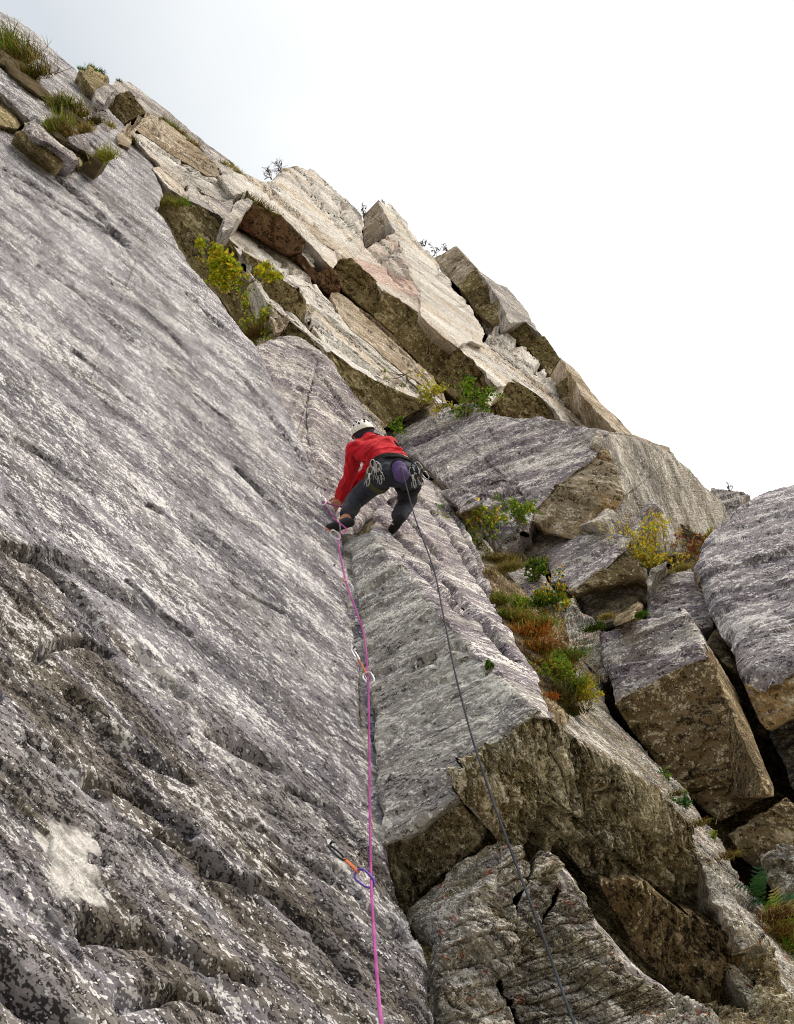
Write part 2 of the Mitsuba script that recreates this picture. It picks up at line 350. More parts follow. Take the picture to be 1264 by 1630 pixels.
GROOVES = [([(0, 262), (60, 300), (110, 330), (190, 385)], .16, .05), ([(20, 300), (75, 325), (140, 360)], .10, .04), ([(98, 290), (150, 335), (200, 392)], .22, .06), ([(150, 305), (205, 360)], .1, .03), ([(380, 748), (412, 780), (440, 808)], .12, .030), ([(368, 925), (385, 940), (400, 950), (448, 976)], .09, .020),
           ([(298, 465), (330, 500), (352, 520)], .13, .03), ([(306, 820), (330, 845), (372, 880)], .07, .018), ([(225, 1040), (250, 1070), (290, 1110)], .12, .03), ([(330, 1165), (380, 1195), (430, 1222)], .18, .03), ([(460, 1260), (520, 1285), (570, 1330)], .10, .022), ([(120, 1110), (170, 1160), (230, 1200), (300, 1240)], .16, .03),
           ([(60, 1050), (75, 1032), (130, 1024), (175, 1042)], .12, .03), ([(0, 870), (50, 885), (110, 935), (150, 985)], .18, .04), ([(200, 930), (250, 975), (300, 1010)], .08, .02), ([(130, 1480), (220, 1490), (330, 1540), (400, 1560)], .15, .03), ([(330, 1390), (420, 1420), (500, 1480), (560, 1560)], .14, .025), ([(0, 1560), (60, 1600), (120, 1650)], .2, .04),
           ([(540, 1390), (580, 1440), (650, 1500)], .10, .02), ([(270, 590), (320, 635), (360, 668)], .07, .02), ([(120, 560), (200, 625), (250, 670)], .06, .022), ([(30, 700), (90, 740), (150, 790)], .06, .02), ([(420, 640), (470, 715), (520, 780)], .10, .02), ([(350, 560), (400, 620), (455, 700)], .07, .018), ([(60, 420), (130, 470), (210, 540)], .07, .03), ([(180, 450), (250, 510), (300, 560)], .06, .022), ([(235, 805), (250, 812)], .1, .02),
           ([(150, 1240), (230, 1280), (300, 1330)], .14, .025), ([(250, 1330), (330, 1370), (390, 1420)], .14, .025), ([(50, 1180), (110, 1220), (160, 1270)], .08, .025), ([(400, 1310), (460, 1350), (520, 1400)], .08, .02), ([(200, 1590), (290, 1580), (350, 1610)], .10, .03)]


PW = plane3((612, 1340, 5.45), (850, 1130, 5.3), (590, 860, 8.35))
CORNER = []
for y_ in range(880, 1345, 30):                                # where the slab and the right wall of the corner meet
    xs = np.arange(520, 660, 1.0)
    gap_ = [np.linalg.norm(hit(A, x, y_) - CAM) - np.linalg.norm(hit(PW, x, y_) - CAM) for x in xs]
    CORNER.append((float(xs[int(np.argmin(np.abs(gap_)))]), float(y_)))


def slab_rough(v):
    return 0.8 + 1.6 * sstep(-0.25, 0.35, (v - FOOT0) @ FOOTN + 0.6 * (meshkit.fbm(v * 1.1, 3, 8) - 0.5))


facet('cliff__slab', 'm_slab', A, SLAB, depth=1.5, rough=0.7, lump=0.35, edge=0.05, ledges=LEDGES, grooves=GROOVES + [(CORNER, .07, .022)], seed=1, rmap=slab_rough, lmap=lambda v: slab_rough(v) * 0.6)
# ledge blocks high on the slab
for pts, mat, o in [([(-60, 118), (0, 140), (28, 165), (48, 190), (30, 200), (0, 190), (-60, 160)], 'm_brown', .15), ([(-60, 80), (0, 84), (40, 120), (90, 155), (130, 185), (165, 225), (160, 235), (118, 208), (100, 215), (55, 187), (30, 165), (0, 138), (-60, 100)], 'm_slab', .35),
                    ([(46, 188), (56, 186), (90, 215), (128, 246), (127, 253), (112, 247), (75, 220), (50, 205)], 'm_wall', .45), ([(30, 203), (46, 189), (75, 220), (112, 248), (126, 254), (95, 257), (65, 235)], 'm_brown', .3),
                    ([(108, 205), (124, 200), (148, 225), (166, 248), (158, 252), (138, 235), (112, 218)], 'm_wall', .35), ([(100, 222), (112, 217), (140, 236), (158, 252), (132, 258), (115, 240)], 'm_brown', .2)]:
    facet('cliff__ledge_block', mat, A, [(x, y, o) for x, y in pts], depth=1.2, rough=1.0, s=1.6, edge=.06)
# the open corner: right wall, its arete and the side beyond
PW = plane3((612, 1340, 5.45), (850, 1130, 5.3), (590, 860, 8.35))
facet('cliff__corner_wall', 'm_corner', PW, [(600, 1345), (570, 1262), (560, 1200), (565, 1150), (575, 1060), (565, 1010), (545, 950), (530, 905), (522, 870), (545, 850), (590, 848), (640, 905), (700, 968), (760, 1035), (810, 1085), (850, 1128), (805, 1165), (762, 1202), (722, 1242), (732, 1262), (680, 1300)],
      rough=.5, lump=.35, depth=1.2, edge=.02, grooves=[(CORNER, .07, .022), ([(640, 900), (600, 930), (575, 945)], .06, .02), ([(660, 1060), (720, 1030), (770, 1045)], .05, .02)], label='pale grey right wall of the open corner', seed=2)
F4 = plane3((590, 855, 8.35), (850, 1130, 5.3), (760, 880, 9.6))
GR = [([(590, 815), (640, 860), (690, 905), (760, 985), (800, 1030)], .16, .03), ([(655, 780), (700, 830), (735, 880), (790, 960), (810, 1000)], .15, .028), ([(720, 948), (770, 1000), (815, 1050)], .16, .025), ([(620, 800), (670, 850), (700, 890)], .14, .02), ([(690, 775), (740, 850), (775, 920)], .12, .02), ([(640, 885), (700, 940), (740, 985)], .08, .02)]
facet('cliff__arete_side', 'm_wall', F4, [(588, 846), (598, 815), (625, 785), (655, 752), (690, 764), (722, 800), (748, 850), (768, 890), (800, 975), (830, 1035), (868, 1095), (880, 1135), (850, 1130), (810, 1085), (760, 1036), (700, 970), (640, 906)],
      rough=.65, lump=.3, depth=1.6, edge=.02, grooves=GR, seed=3)
# buttress behind the climber
P0 = plane3((430, 602, 12.3), (528, 800, 9.75), (512, 556, 13.8))
facet('cliff__buttress_face', 'm_wall', P0, [(410, 548), (425, 538), (445, 533), (472, 530), (512, 556), (508, 590), (497, 625), (492, 680), (515, 740), (540, 812), (510, 800), (475, 738), (436, 652), (412, 602)], rough=.6, lump=.5, depth=2, edge=.05, seed=2)
P0b = plane3((512, 556, 13.8), (545, 868, 9.15), (612, 690, 12.2))
facet('cliff__buttress_side', 'm_wall', P0b, [(512, 556), (530, 575), (548, 604), (578, 640), (602, 672), (622, 700), (660, 760), (620, 800), (560, 850), (545, 870), (530, 810), (512, 745), (492, 690), (497, 625), (507, 588)], rough=.5, lump=.5, depth=2, edge=.04,
      grooves=[([(505, 592), (525, 615), (548, 648)], .10, .025)], seed=2)
facet('cliff__ochre_strip', 'm_ochre', P0b, [(570, 638, -.3), (585, 645, -.3), (612, 672, -.3), (618, 690, -.3), (606, 690, -.3), (590, 668, -.3)], s=1.2, depth=1)

# ---- the big overhang under the corner wall and the broken rock below it
UB = plane3((850, 1130, 5.35), (1105, 1310, 6.2), (800, 1330, 5.5))
UBP = [(728, 1262), (722, 1240), (760, 1203), (805, 1166), (850, 1130), (885, 1150), (930, 1182), (1005, 1238), (1060, 1278), (1108, 1310), (1118, 1380), (1152, 1450), (1170, 1485), (1120, 1485), (1090, 1450), (1030, 1398), (1020, 1393), (960, 1416), (930, 1390), (900, 1345), (865, 1350), (800, 1345), (765, 1310)]
facet('cliff__overhang', 'm_under', UB, UBP, rough=2.4, lump=.9, depth=1.0, edge=.03, fine=1.5, strata=(.16, .05, (-.4, .5, 1.0)), label='brown weathered overhang below the corner', seed=4,
      ledges=[([(760, 1290), (830, 1300), (900, 1330), (960, 1350), (1060, 1400)], .10, .12, .18), ([(880, 1220), (960, 1260), (1040, 1330), (1100, 1400)], .08, .08, .2), ([(730, 1250), (800, 1270), (870, 1280), (930, 1300)], .06, .08, .15)])
UA = plane3((614, 1342, 5.55), (735, 1258, 5.45), (640, 1415, 5.7))
facet('cliff__overhang', 'm_under', UA, [(606, 1340), (614, 1342), (680, 1300), (732, 1260), (742, 1285), (765, 1305), (810, 1340), (790, 1340), (700, 1392), (652, 1440), (632, 1400)], rough=2.0, lump=.7, depth=1.2, edge=.03, fine=1.4, strata=(.13, .045, (-.4, .5, 1.0)), seed=1)
UC = plane_n(1150, 1400, 6.15, 140, 84)
facet('cliff__overhang_edge', 'm_low', UC, [(1100, 1305), (1125, 1340), (1150, 1380), (1175, 1445), (1212, 1480), (1222, 1515), (1180, 1500), (1158, 1468), (1118, 1385)], rough=1.2, depth=1.2, seed=2)
UD = plane3((965, 1418, 5.65), (1168, 1478, 6.15), (1080, 1590, 6.2))
facet('cliff__cave_roof', 'm_wedge', UD, [(955, 1412), (1020, 1393), (1095, 1450), (1168, 1478), (1176, 1530), (1205, 1562), (1190, 1610), (1120, 1605), (1060, 1560), (1005, 1490)], rough=2.0, lump=1, depth=1, seed=3, fine=1.4, strata=(.15, .05, (-.4, .5, 1.0)), label='dark recessed roof low on the right')
LP = plane3((690, 1560, 5.0), (800, 1335, 5.35), (1080, 1590, 5.5))
L1 = plane3((655, 1470, 5.4), (795, 1338, 5.3), (690, 1540, 4.95))
facet('cliff__low_rib', 'm_low', L1, [(640, 1450), (660, 1425), (705, 1388), (795, 1336), (790, 1365), (768, 1400), (772, 1420), (742, 1448), (702, 1482), (684, 1525), (655, 1480)], rough=1.2, depth=1, seed=1, label='grey rib stained orange along its upper edge')
facet('cliff__low_rib', 'm_low', (LP[0] + LP[1] * .05, LP[1]), [(684, 1520), (700, 1482), (742, 1448), (772, 1418), (800, 1445), (825, 1475), (838, 1530), (800, 1570), (835, 1640), (835, 1760), (690, 1760), (690, 1570)], rough=1.7, lump=.8, depth=1, seed=2, fine=1.5, strata=(.10, .05, (-.18, -.25, 1.0)),
      ledges=[([(700, 1560), (730, 1520), (770, 1510), (810, 1540)], .06, .06, .12), ([(690, 1600), (760, 1590), (830, 1620)], .05, .05, .12)])
facet('cliff__low_block', 'm_low', (LP[0] + LP[1] * .10, LP[1]), [(796, 1334), (832, 1338), (852, 1372), (845, 1400), (822, 1425), (830, 1480), (800, 1447), (770, 1420), (766, 1398), (790, 1362)], rough=1.6, lump=.7, depth=.8, seed=3, fine=1.4, strata=(.085, .055, (-.18, -.25, 1.0)))
facet('cliff__low_block', 'm_low', (LP[0] + LP[1] * .06, LP[1]), [(828, 1425), (848, 1380), (864, 1346), (884, 1352), (902, 1375), (905, 1390), (878, 1440), (855, 1485), (835, 1520), (820, 1472)], rough=1.5, lump=.6, depth=.8, seed=4, fine=1.4, strata=(.085, .055, (-.18, -.25, 1.0)),
      ledges=[([(850, 1400), (880, 1385), (905, 1392)], .06, .05, .1)])
facet('cliff__low_stripe', 'm_wall', (LP[0] + LP[1] * .07, LP[1]), [(864, 1346), (884, 1350), (925, 1405), (965, 1470), (1005, 1520), (1085, 1590), (1060, 1592), (980, 1532), (935, 1460), (900, 1402)], rough=.25, lump=.2, depth=.8, seed=1, label='smooth pale grey strip with black streaks')
facet('cliff__low_strata', 'm_low', LP, [(902, 1388), (935, 1460), (980, 1532), (1062, 1592), (1090, 1760), (825, 1760), (832, 1620), (800, 1570), (836, 1530), (825, 1475), (852, 1482), (878, 1440)], rough=1.6, lump=.7, depth=.8, seed=2, fine=1.5, strata=(.085, .055, (-.18, -.25, 1.0)),
      ledges=[([(820, 1490), (870, 1500), (940, 1530), (1010, 1560)], .07, .07, .10), ([(830, 1545), (890, 1550), (960, 1580), (1020, 1600)], .06, .07, .1), ([(860, 1450), (900, 1460), (950, 1490)], .06, .06, .1), ([(830, 1600), (900, 1600), (980, 1625)], .05, .06, .1)], label='layered dark rock spotted with orange lichen')
facet('cliff__low_hump', 'm_low', plane3((1000, 1610, 5.3), (1145, 1610, 5.5), (1050, 1720, 4.9)), [(985, 1620), (1010, 1598), (1040, 1586), (1095, 1590), (1140, 1608), (1160, 1650), (1190, 1760), (960, 1760)], rough=1.2, lump=.7, depth=.8, edge=.07, seed=3, fine=1.4, strata=(.085, .055, (-.18, -.25, 1.0)))
facet('cliff__low_tail', 'm_under', plane3((1100, 1600, 5.9), (1215, 1515, 6.3), (1260, 1640, 6.0)), [(1075, 1580), (1120, 1600), (1185, 1605), (1205, 1560), (1178, 1530), (1172, 1490), (1212, 1482), (1240, 1545), (1262, 1592), (1310, 1760), (1150, 1760), (1145, 1610)], rough=1.8, lump=1, depth=1, seed=4, strata=(.085, .055, (-.18, -.25, 1.0)))

facet('cliff__low_core', 'm_under', plane3((560, 1300, 6.4), (800, 1300, 6.6), (1100, 1640, 6.9)), [(560, 1280), (700, 1240), (820, 1240), (1100, 1400), (1210, 1520), (1280, 1760), (600, 1760), (590, 1500)], rough=1.5, lump=1.5, depth=.5)

# ---- gully
G1 = plane3((860, 1000, 9.6), (1000, 1230, 7.6), (1110, 1250, 8.6))
facet('cliff__gully_wall', 'm_low', G1, [(740, 800), (790, 860), (800, 940), (880, 945), (930, 990), (955, 1060), (972, 1125), (1032, 1192), (1095, 1265), (1145, 1340), (1200, 1425), (1300, 1540), (1330, 1760), (1150, 1500), (1040, 1280), (860, 1150), (780, 1060)], rough=1.2, lump=.8, depth=1.5, s=1.2, seed=1)
facet('cliff__gully_soil', 'm_wedge', (G1[0] + G1[1] * .06, G1[1]), [(772, 880), (800, 872), (830, 930), (880, 945), (905, 990), (925, 1060), (935, 1110), (915, 1150), (880, 1140), (850, 1090), (822, 1045), (795, 985), (765, 920)], rough=1.4, lump=1.6, depth=.6, edge=.1, label='dark earthy rock under the hanging grass')
facet('cliff__gully_floor', 'm_soil', plane3((1170, 1440, 8.6), (1264, 1440, 8.8), (1240, 1600, 7.2)), [(1130, 1350), (1200, 1380), (1290, 1400), (1420, 1420), (1420, 1760), (1240, 1760), (1230, 1560), (1190, 1480)], rough=2, lump=3, depth=1, seed=2, label='dark earth in the gully')
facet('cliff__gully_back', 'm_wedge', plane3((900, 960, 12.5), (1250, 1280, 10.5), (1264, 1040, 13)), [(840, 880), (1000, 880), (1080, 850), (1330, 960), (1420, 1420), (1130, 1450), (980, 1380), (860, 1180), (790, 980)], rough=1.5, lump=2, depth=.6, s=1.5, seed=2)

# ---- the upper cliff, walls and roofs by their height above the plane B
def up(key, mat, pts, o=None, label=None, **kw):
    kw = {'rough': .75, 'lump': .45, 's': 1.4, 'depth': 2.5, 'edge': .004, 'seed': 2, 'jag': .8, **kw}
    P = np.array([q[:2] for q in pts], float); c = P.mean(0); big, small = np.linalg.svd(P - c)[2]      # long joints along the wall, short ones across it
    la, lb = np.abs((P - c) @ big).max(), np.abs((P - c) @ small).max()
    rg = np.random.default_rng(int(abs(P.sum())) % 9973); joints = list(kw.pop('grooves', ()))
    if la * lb > 250:
        for j in range(int(2 + min(5, lb / 6))):
            t0, ln, off = rg.uniform(-.8, .1), rg.uniform(.5, 1.2), rg.uniform(-.7, .7)
            joints.append(([tuple(c + big * la * (t0 + ln * t) + small * lb * (off + rg.uniform(-.06, .06))) for t in (0, .25, .5, .75, 1)], rg.uniform(.06, .16), rg.uniform(.018, .045)))
        for j in range(int(1 + min(4, la / 25))):
            t0, off = rg.uniform(-.7, .7), rg.uniform(-.6, .3)
            joints.append(([tuple(c + big * (la * t0 + rg.uniform(-2, 2)) + small * lb * (off + .45 * t)) for t in (0, .5, 1)], rg.uniform(.06, .14), rg.uniform(.018, .035)))
    kw['grooves'] = joints
    facet('cliff__' + key, mat, B, [(q[0], q[1], 0.55 * (o if len(q) < 3 else q[2])) for q in pts], label, **kw)


def roof(key, mat, lip, o, pts, az=172, dip=128, label=None, **kw):
    c = hit(B, lip[0], lip[1], 0.55 * o); D = np.linalg.norm(c - CAM)
    kw = {'rough': 1.0, 'lump': .3, 's': 1.3, 'depth': 2.0, 'edge': .006, 'jag': .35, **kw}
    facet('cliff__' + key, mat, plane_n(lip[0], lip[1], D, az, dip), [q[:2] for q in pts], label, **kw)


up('upper_wall', 'm_far', [(183, 127), (207, 130), (240, 155), (270, 178), (300, 205), (325, 225), (360, 250), (385, 273), (420, 290), (372, 306), (345, 262), (312, 232), (262, 190), (240, 182), (232, 178), (206, 143), (190, 150), (165, 166), (170, 150)], .2)
up('upper_block', 'm_brown', [(124, 110), (150, 105), (170, 121), (175, 130), (152, 148), (138, 130)], .3, lump=1.5)
up('upper_block', 'm_far', [(152, 146), (172, 130), (184, 142), (165, 167), (154, 158)], .4)
roof('upper_roof', 'm_brown', (230, 178), 0.2, [(163, 166, -.1), (204, 144, .2), (232, 179, .2), (206, 192, -.1), (192, 205, -.2), (178, 190, -.2)], label='brown grassy roof high on the left')
up('upper_rib', 'm_tan', [(186, 215), (203, 198), (232, 179), (242, 182), (216, 206), (206, 235), (190, 228)], .25)
up('upper_block', 'm_far', [(160, 165), (178, 172), (186, 190), (180, 200), (165, 195), (158, 178)], .35, edge=.2)
up('upper_wall', 'm_tan', [(212, 204), (240, 182), (262, 190), (312, 232), (346, 262), (349, 281), (330, 279), (280, 250), (248, 226), (225, 212)], .23, label='brown stained wall high on the left')
up('upper_wall', 'm_pale', [(205, 214), (225, 212), (250, 226), (300, 262), (340, 280), (374, 306), (373, 322), (345, 318), (303, 295), (285, 290), (258, 268), (228, 236)], .19)
roof('upper_slit', 'm_brown', (270, 262), 0.1, [(225, 236, .1), (240, 240, .1), (288, 283, .1), (303, 294, .1), (288, 310, -.3), (250, 280, -.3)])
up('upper_wall', 'm_pale', [(245, 268), (262, 262), (290, 285), (303, 294), (288, 311), (270, 300)], .17)
up('upper_block', 'm_far', [(288, 311), (304, 293), (345, 318), (373, 318), (366, 336), (357, 347), (320, 327)], .35, label='blue grey block with a dark hollow')
roof('upper_roof', 'm_brown', (358, 369), 0.3, [(246, 332, -.3), (272, 315, 0), (320, 326, .2), (345, 350, .2), (358, 369, .2), (383, 397, .1), (408, 446, 0), (428, 474, 0), (440, 515, -.2), (415, 548, -.6), (385, 524, -.6), (350, 470, -.6), (312, 430, -.5), (290, 395, -.5), (266, 350, -.4)], label='broad brown overhang behind the sapling', az=165, dip=118)
roof('upper_roof', 'm_brown', (463, 454), 0.3, [(384, 400, .1), (422, 419, .3), (445, 442, .3), (463, 454, .3), (483, 477, .3), (498, 503, .3), (500, 522, .2), (470, 504, 0), (427, 473, 0), (409, 448, 0)])
up('upper_ribbon', 'm_pale', [(353, 372), (362, 370), (386, 397), (410, 442), (430, 474), (472, 505), (525, 556), (520, 560), (465, 512), (425, 480), (404, 445), (380, 400)], .12)
up('upper_block', 'm_tan', [(427, 478), (466, 507), (449, 528), (436, 518), (428, 498)], .1)
roof('upper_roof', 'm_brown', (524, 556), 0.1, [(440, 530, -.3), (470, 508, .1), (524, 556, 0), (552, 600, -.1), (545, 605, -.5), (515, 560, -.5), (475, 532, -.5), (440, 538, -.5)])
# jutting block
up('jutting_block', 'm_far', [(355, 372, 1.0), (352, 350, 1.0), (392, 305, 1.0), (403, 318, 1.05), (398, 330, 1.05), (373, 353, 1.0)], label='grey end face of the jutting block')
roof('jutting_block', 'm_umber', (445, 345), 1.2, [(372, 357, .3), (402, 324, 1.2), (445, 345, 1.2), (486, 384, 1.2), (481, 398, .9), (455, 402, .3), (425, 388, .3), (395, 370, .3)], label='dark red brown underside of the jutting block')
up('upper_wall', 'm_pale', [(357, 368), (380, 366), (422, 386), (452, 399), (478, 424), (502, 453), (530, 485), (490, 453), (478, 456), (463, 454), (440, 428), (410, 412), (385, 398)], .03)
up('upper_wall', 'm_pale', [(476, 452), (490, 450), (530, 488), (560, 523), (600, 553), (640, 588), (690, 620), (712, 642), (688, 642), (653, 630), (602, 606), (552, 578), (524, 556), (498, 520), (485, 478)], 0, label='long smooth pale grey wall above the climber',
   grooves=[([(500, 470), (560, 545), (640, 610), (690, 638)], .12, .03), ([(520, 540), (575, 580), (620, 604)], .10, .03), ([(505, 470), (520, 500), (560, 540)], .08, .02)])
roof('upper_roof', 'm_brown', (602, 606), 0.05, [(522, 556, 0), (552, 578, 0), (602, 606, 0), (653, 630, 0), (690, 642, 0), (660, 656, -.25), (628, 672, -.5), (612, 682, -.6), (572, 642, -.6), (548, 606, -.5)], label='brown overhang above the climber')
up('upper_wall', 'm_tan', [(527, 469), (538, 466), (575, 490), (592, 503), (630, 540), (655, 567), (690, 600), (715, 645), (690, 622), (640, 590), (600, 555), (560, 525), (540, 500)], .03)
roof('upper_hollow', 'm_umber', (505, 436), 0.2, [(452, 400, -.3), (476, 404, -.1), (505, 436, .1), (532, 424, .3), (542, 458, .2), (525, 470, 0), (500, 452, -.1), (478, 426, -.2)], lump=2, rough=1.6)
up('upper_wall', 'm_pale', [(456, 400), (492, 397), (503, 425), (486, 424)], .15)
# second, long roof in four panels
for pts in ([(531, 432, .2), (541, 415, .6), (560, 411, .7), (590, 438, .7), (612, 462, .7), (606, 480, .4), (598, 505, .05), (575, 487, 0), (545, 462, 0)], [(611, 462, .8), (645, 482, .8), (662, 497, .8), (645, 520, .3), (628, 532, 0), (596, 504, 0), (604, 480, .4)],
            [(662, 496, .7), (696, 527, .7), (727, 550, .7), (712, 580, .3), (694, 607, 0), (653, 562, 0), (626, 530, 0)], [(727, 549, .8), (744, 568, .8), (772, 591, .8), (797, 614, .8), (775, 655, .1), (740, 648, -.1), (706, 618, 0), (692, 604, 0), (712, 578, .3)]):
    roof('upper_roof', 'm_brown', pts[2], .7, pts, lump=.5, rough=1.2)
up('upper_wall', 'm_pale', [(348, 281), (386, 273), (416, 289), (432, 287), (457, 310), (502, 353), (533, 400), (537, 416), (530, 426), (487, 382), (446, 342), (402, 320), (393, 304), (374, 312)], .55, label='pale wall below the first summit block', grooves=[([(420, 290), (460, 320), (500, 352)], .2, .05), ([(395, 285), (440, 320), (500, 375), (530, 410)], .1, .03)])
up('upper_block', 'm_tan', [(484, 368, .5), (500, 355, .7), (532, 396, .7), (517, 388, .5)])
up('summit_block', 'm_pale', [(432, 286), (455, 262), (470, 259), (485, 267), (497, 264), (515, 280), (535, 301), (556, 318), (580, 342), (583, 392), (566, 410), (560, 413), (534, 402), (502, 354), (457, 310)], .6, edge=.12, label='pale summit block with a broken crest', grooves=[([(455, 275), (480, 300), (500, 340), (530, 372), (570, 400)], .2, .05), ([(520, 355), (555, 385), (575, 398)], .2, .04), ([(497, 270), (520, 310), (550, 345), (575, 380)], .2, .05), ([(540, 340), (530, 365)], .2, .04), ([(480, 268), (500, 290), (510, 310)], .2, .04)])
roof('summit_block', 'm_tan', (470, 264), 0.7, [(432, 286, .4), (453, 266, .6), (470, 264, .9), (466, 283, .9), (448, 300, .7)], az=200, dip=90)
roof('summit_block', 'm_tan', (613, 333), 1.0, [(578, 342, .2), (590, 331, .7), (602, 318, 1.2), (613, 333, 1.2), (623, 362, 1.2), (631, 372, 1.2), (600, 386, .6), (578, 396, .2)], label='brown side of the second summit block', az=215, dip=88)
up('upper_wall', 'm_rosy', [(561, 412, .4), (580, 394, .4), (630, 371, 1.1), (638, 388, 1.1), (652, 430, 1.0), (668, 460, 1.0), (674, 502, .8), (646, 484, .7), (611, 463, .6), (590, 440, .5)], label='pale wall blotched with pink', grooves=[([(600, 440), (628, 425), (655, 408)], .2, .04), ([(582, 420), (612, 462), (640, 480)], .1, .03), ([(640, 470), (668, 455)], .2, .04), ([(622, 445), (640, 480)], .15, .03), ([(560, 412), (590, 392), (634, 375)], .15, .04)])
up('summit_block', 'm_pale', [(602, 318), (613, 325), (622, 324), (640, 345), (665, 380), (692, 409), (702, 430), (730, 465), (752, 492), (772, 530), (770, 550), (750, 541), (730, 551), (700, 530), (672, 503), (666, 462), (650, 430), (637, 386), (624, 360)], 1.0,
   ledges=[([(636, 388), (680, 430), (740, 500), (768, 548)], .10, .2, .8), ([(690, 420), (720, 470), (760, 520)], .06, .12, .5)], label='tall cream wall split by a long crack')
roof('summit_block', 'm_tan', (742, 410), 1.5, [(690, 409, .4), (708, 402, .9), (726, 391, 1.4), (742, 410, 1.4), (759, 427, 1.4), (728, 456, .8), (702, 432, .4)], label='brown side of the third summit block', az=215, dip=88)
for pts in ([(728, 454, .6), (757, 428, 1.4), (768, 437, 1.5), (778, 452, 1.5), (750, 475, .8)], [(741, 466, .7), (778, 450, 1.5), (794, 476, 1.5), (760, 500, .7)], [(757, 490, .7), (795, 477, 1.5), (812, 511, 1.5), (788, 520, .7), (768, 505, .6)],
            [(798, 520, .7), (838, 509, 1.6), (864, 535, 1.7), (842, 558, .8), (822, 546, .7)], [(842, 555, .7), (866, 534, 1.7), (893, 570, 1.7), (912, 602, 1.6), (884, 612, .7), (862, 582, .7)], [(884, 613, .7), (905, 598, 1.5), (930, 640, 1.4), (934, 672, 1.0), (922, 676, .6), (900, 648, .6)]):
    roof('summit_roof', 'm_brown', pts[1], 1.55, pts, az=190, dip=112)
up('summit_wall', 'm_far', [(757, 426), (768, 434), (790, 450), (808, 458), (832, 486), (860, 532), (838, 511), (812, 513), (795, 478), (777, 450)], 1.55)
up('upper_wall', 'm_pale', [(728, 550), (750, 540), (769, 548), (790, 518), (800, 520), (824, 546), (843, 558), (863, 584), (886, 614), (902, 650), (926, 680), (893, 668), (880, 652), (842, 620), (816, 606), (795, 616), (772, 592), (744, 568)], .75, rough=1.8, lump=1.2, label='shattered white wall under the skyline', grooves=[([(750, 545), (790, 580), (830, 612)], .25, .05), ([(770, 530), (810, 560), (850, 610), (880, 650)], .25, .05), ([(790, 540), (760, 575)], .2, .04), ([(820, 550), (800, 590)], .2, .04), ([(840, 570), (870, 620), (905, 668)], .25, .05), ([(850, 600), (835, 618)], .2, .04)])
roof('upper_roof', 'm_brown', (842, 620), 0.8, [(778, 652, .1), (790, 613, .75), (816, 604, .8), (842, 618, .8), (882, 652, .8), (898, 670, .7), (860, 668, .2), (800, 662, .1)])
up('upper_wall', 'm_pale', [(772, 640), (800, 607), (812, 607), (782, 645)], .5)
up('summit_wall', 'm_tan', [(858, 528), (880, 560), (905, 578), (922, 596), (937, 616), (966, 651), (1006, 692), (985, 690), (950, 655), (930, 635), (912, 600), (893, 570), (868, 536)], 1.75)
up('upper_wall', 'm_pale', [(902, 618), (918, 625), (950, 655), (998, 695), (975, 690), (935, 655)], 1.0)
up('summit_wall', 'm_tan', [(960, 645), (985, 668), (1006, 690), (1042, 705), (1066, 712), (1080, 730), (990, 720), (930, 690), (900, 655), (930, 660)], .8)

# hill body behind it all, so that no light leaks through the joints
def hill_behind(key, pl, o, pts, mat='m_wedge'):
    P = np.array([hit((pl[0] - pl[1] * o, pl[1]), x, y) for x, y in pts])
    v2, f = trimesh.creation.triangulate_polygon(shapely.Polygon(np.array(pts, float)), engine='earcut')
    V = np.array([hit((pl[0] - pl[1] * o, pl[1]), x, y) for x, y in v2])
    n = pl[1]
    m = trimesh.Trimesh(np.vstack([V, V - n * 12 + np.array([0, 0, -3.0])]), np.vstack([f, f[:, ::-1] + len(V)]), process=False)
    k = len(V); ring = [int(np.argmin(np.linalg.norm(V - q, axis=1))) for q in P]
    side = [[a, b, a + k] for a, b in zip(ring, ring[1:] + ring[:1])] + [[b, b + k, a + k] for a, b in zip(ring, ring[1:] + ring[:1])]
    m = trimesh.Trimesh(m.vertices, np.vstack([m.faces, side]), process=False)
    scene[key] = mikit.ply(m, mat)


hill_behind('cliff__core', B, 0.9, [(120, 150), (200, 160), (300, 235), (400, 300), (500, 290), (560, 350), (640, 400), (728, 452), (812, 528), (880, 608), (955, 700), (965, 740), (700, 760), (600, 800), (520, 800), (400, 560), (240, 360), (150, 200)])

# ---------------------------------------------------------------- loose blocks on the right
def blk(key, label, faces):
    k = numbered(key)
    labels[k] = {'label': label, 'category': 'boulder'}
    for nm, mat, pl, pts, kw in faces:
        facet(k + '__' + nm, mat, pl, pts, **{'rough': .7, 'lump': .5, 's': 1.1, 'depth': 1.5, **kw})
    return k


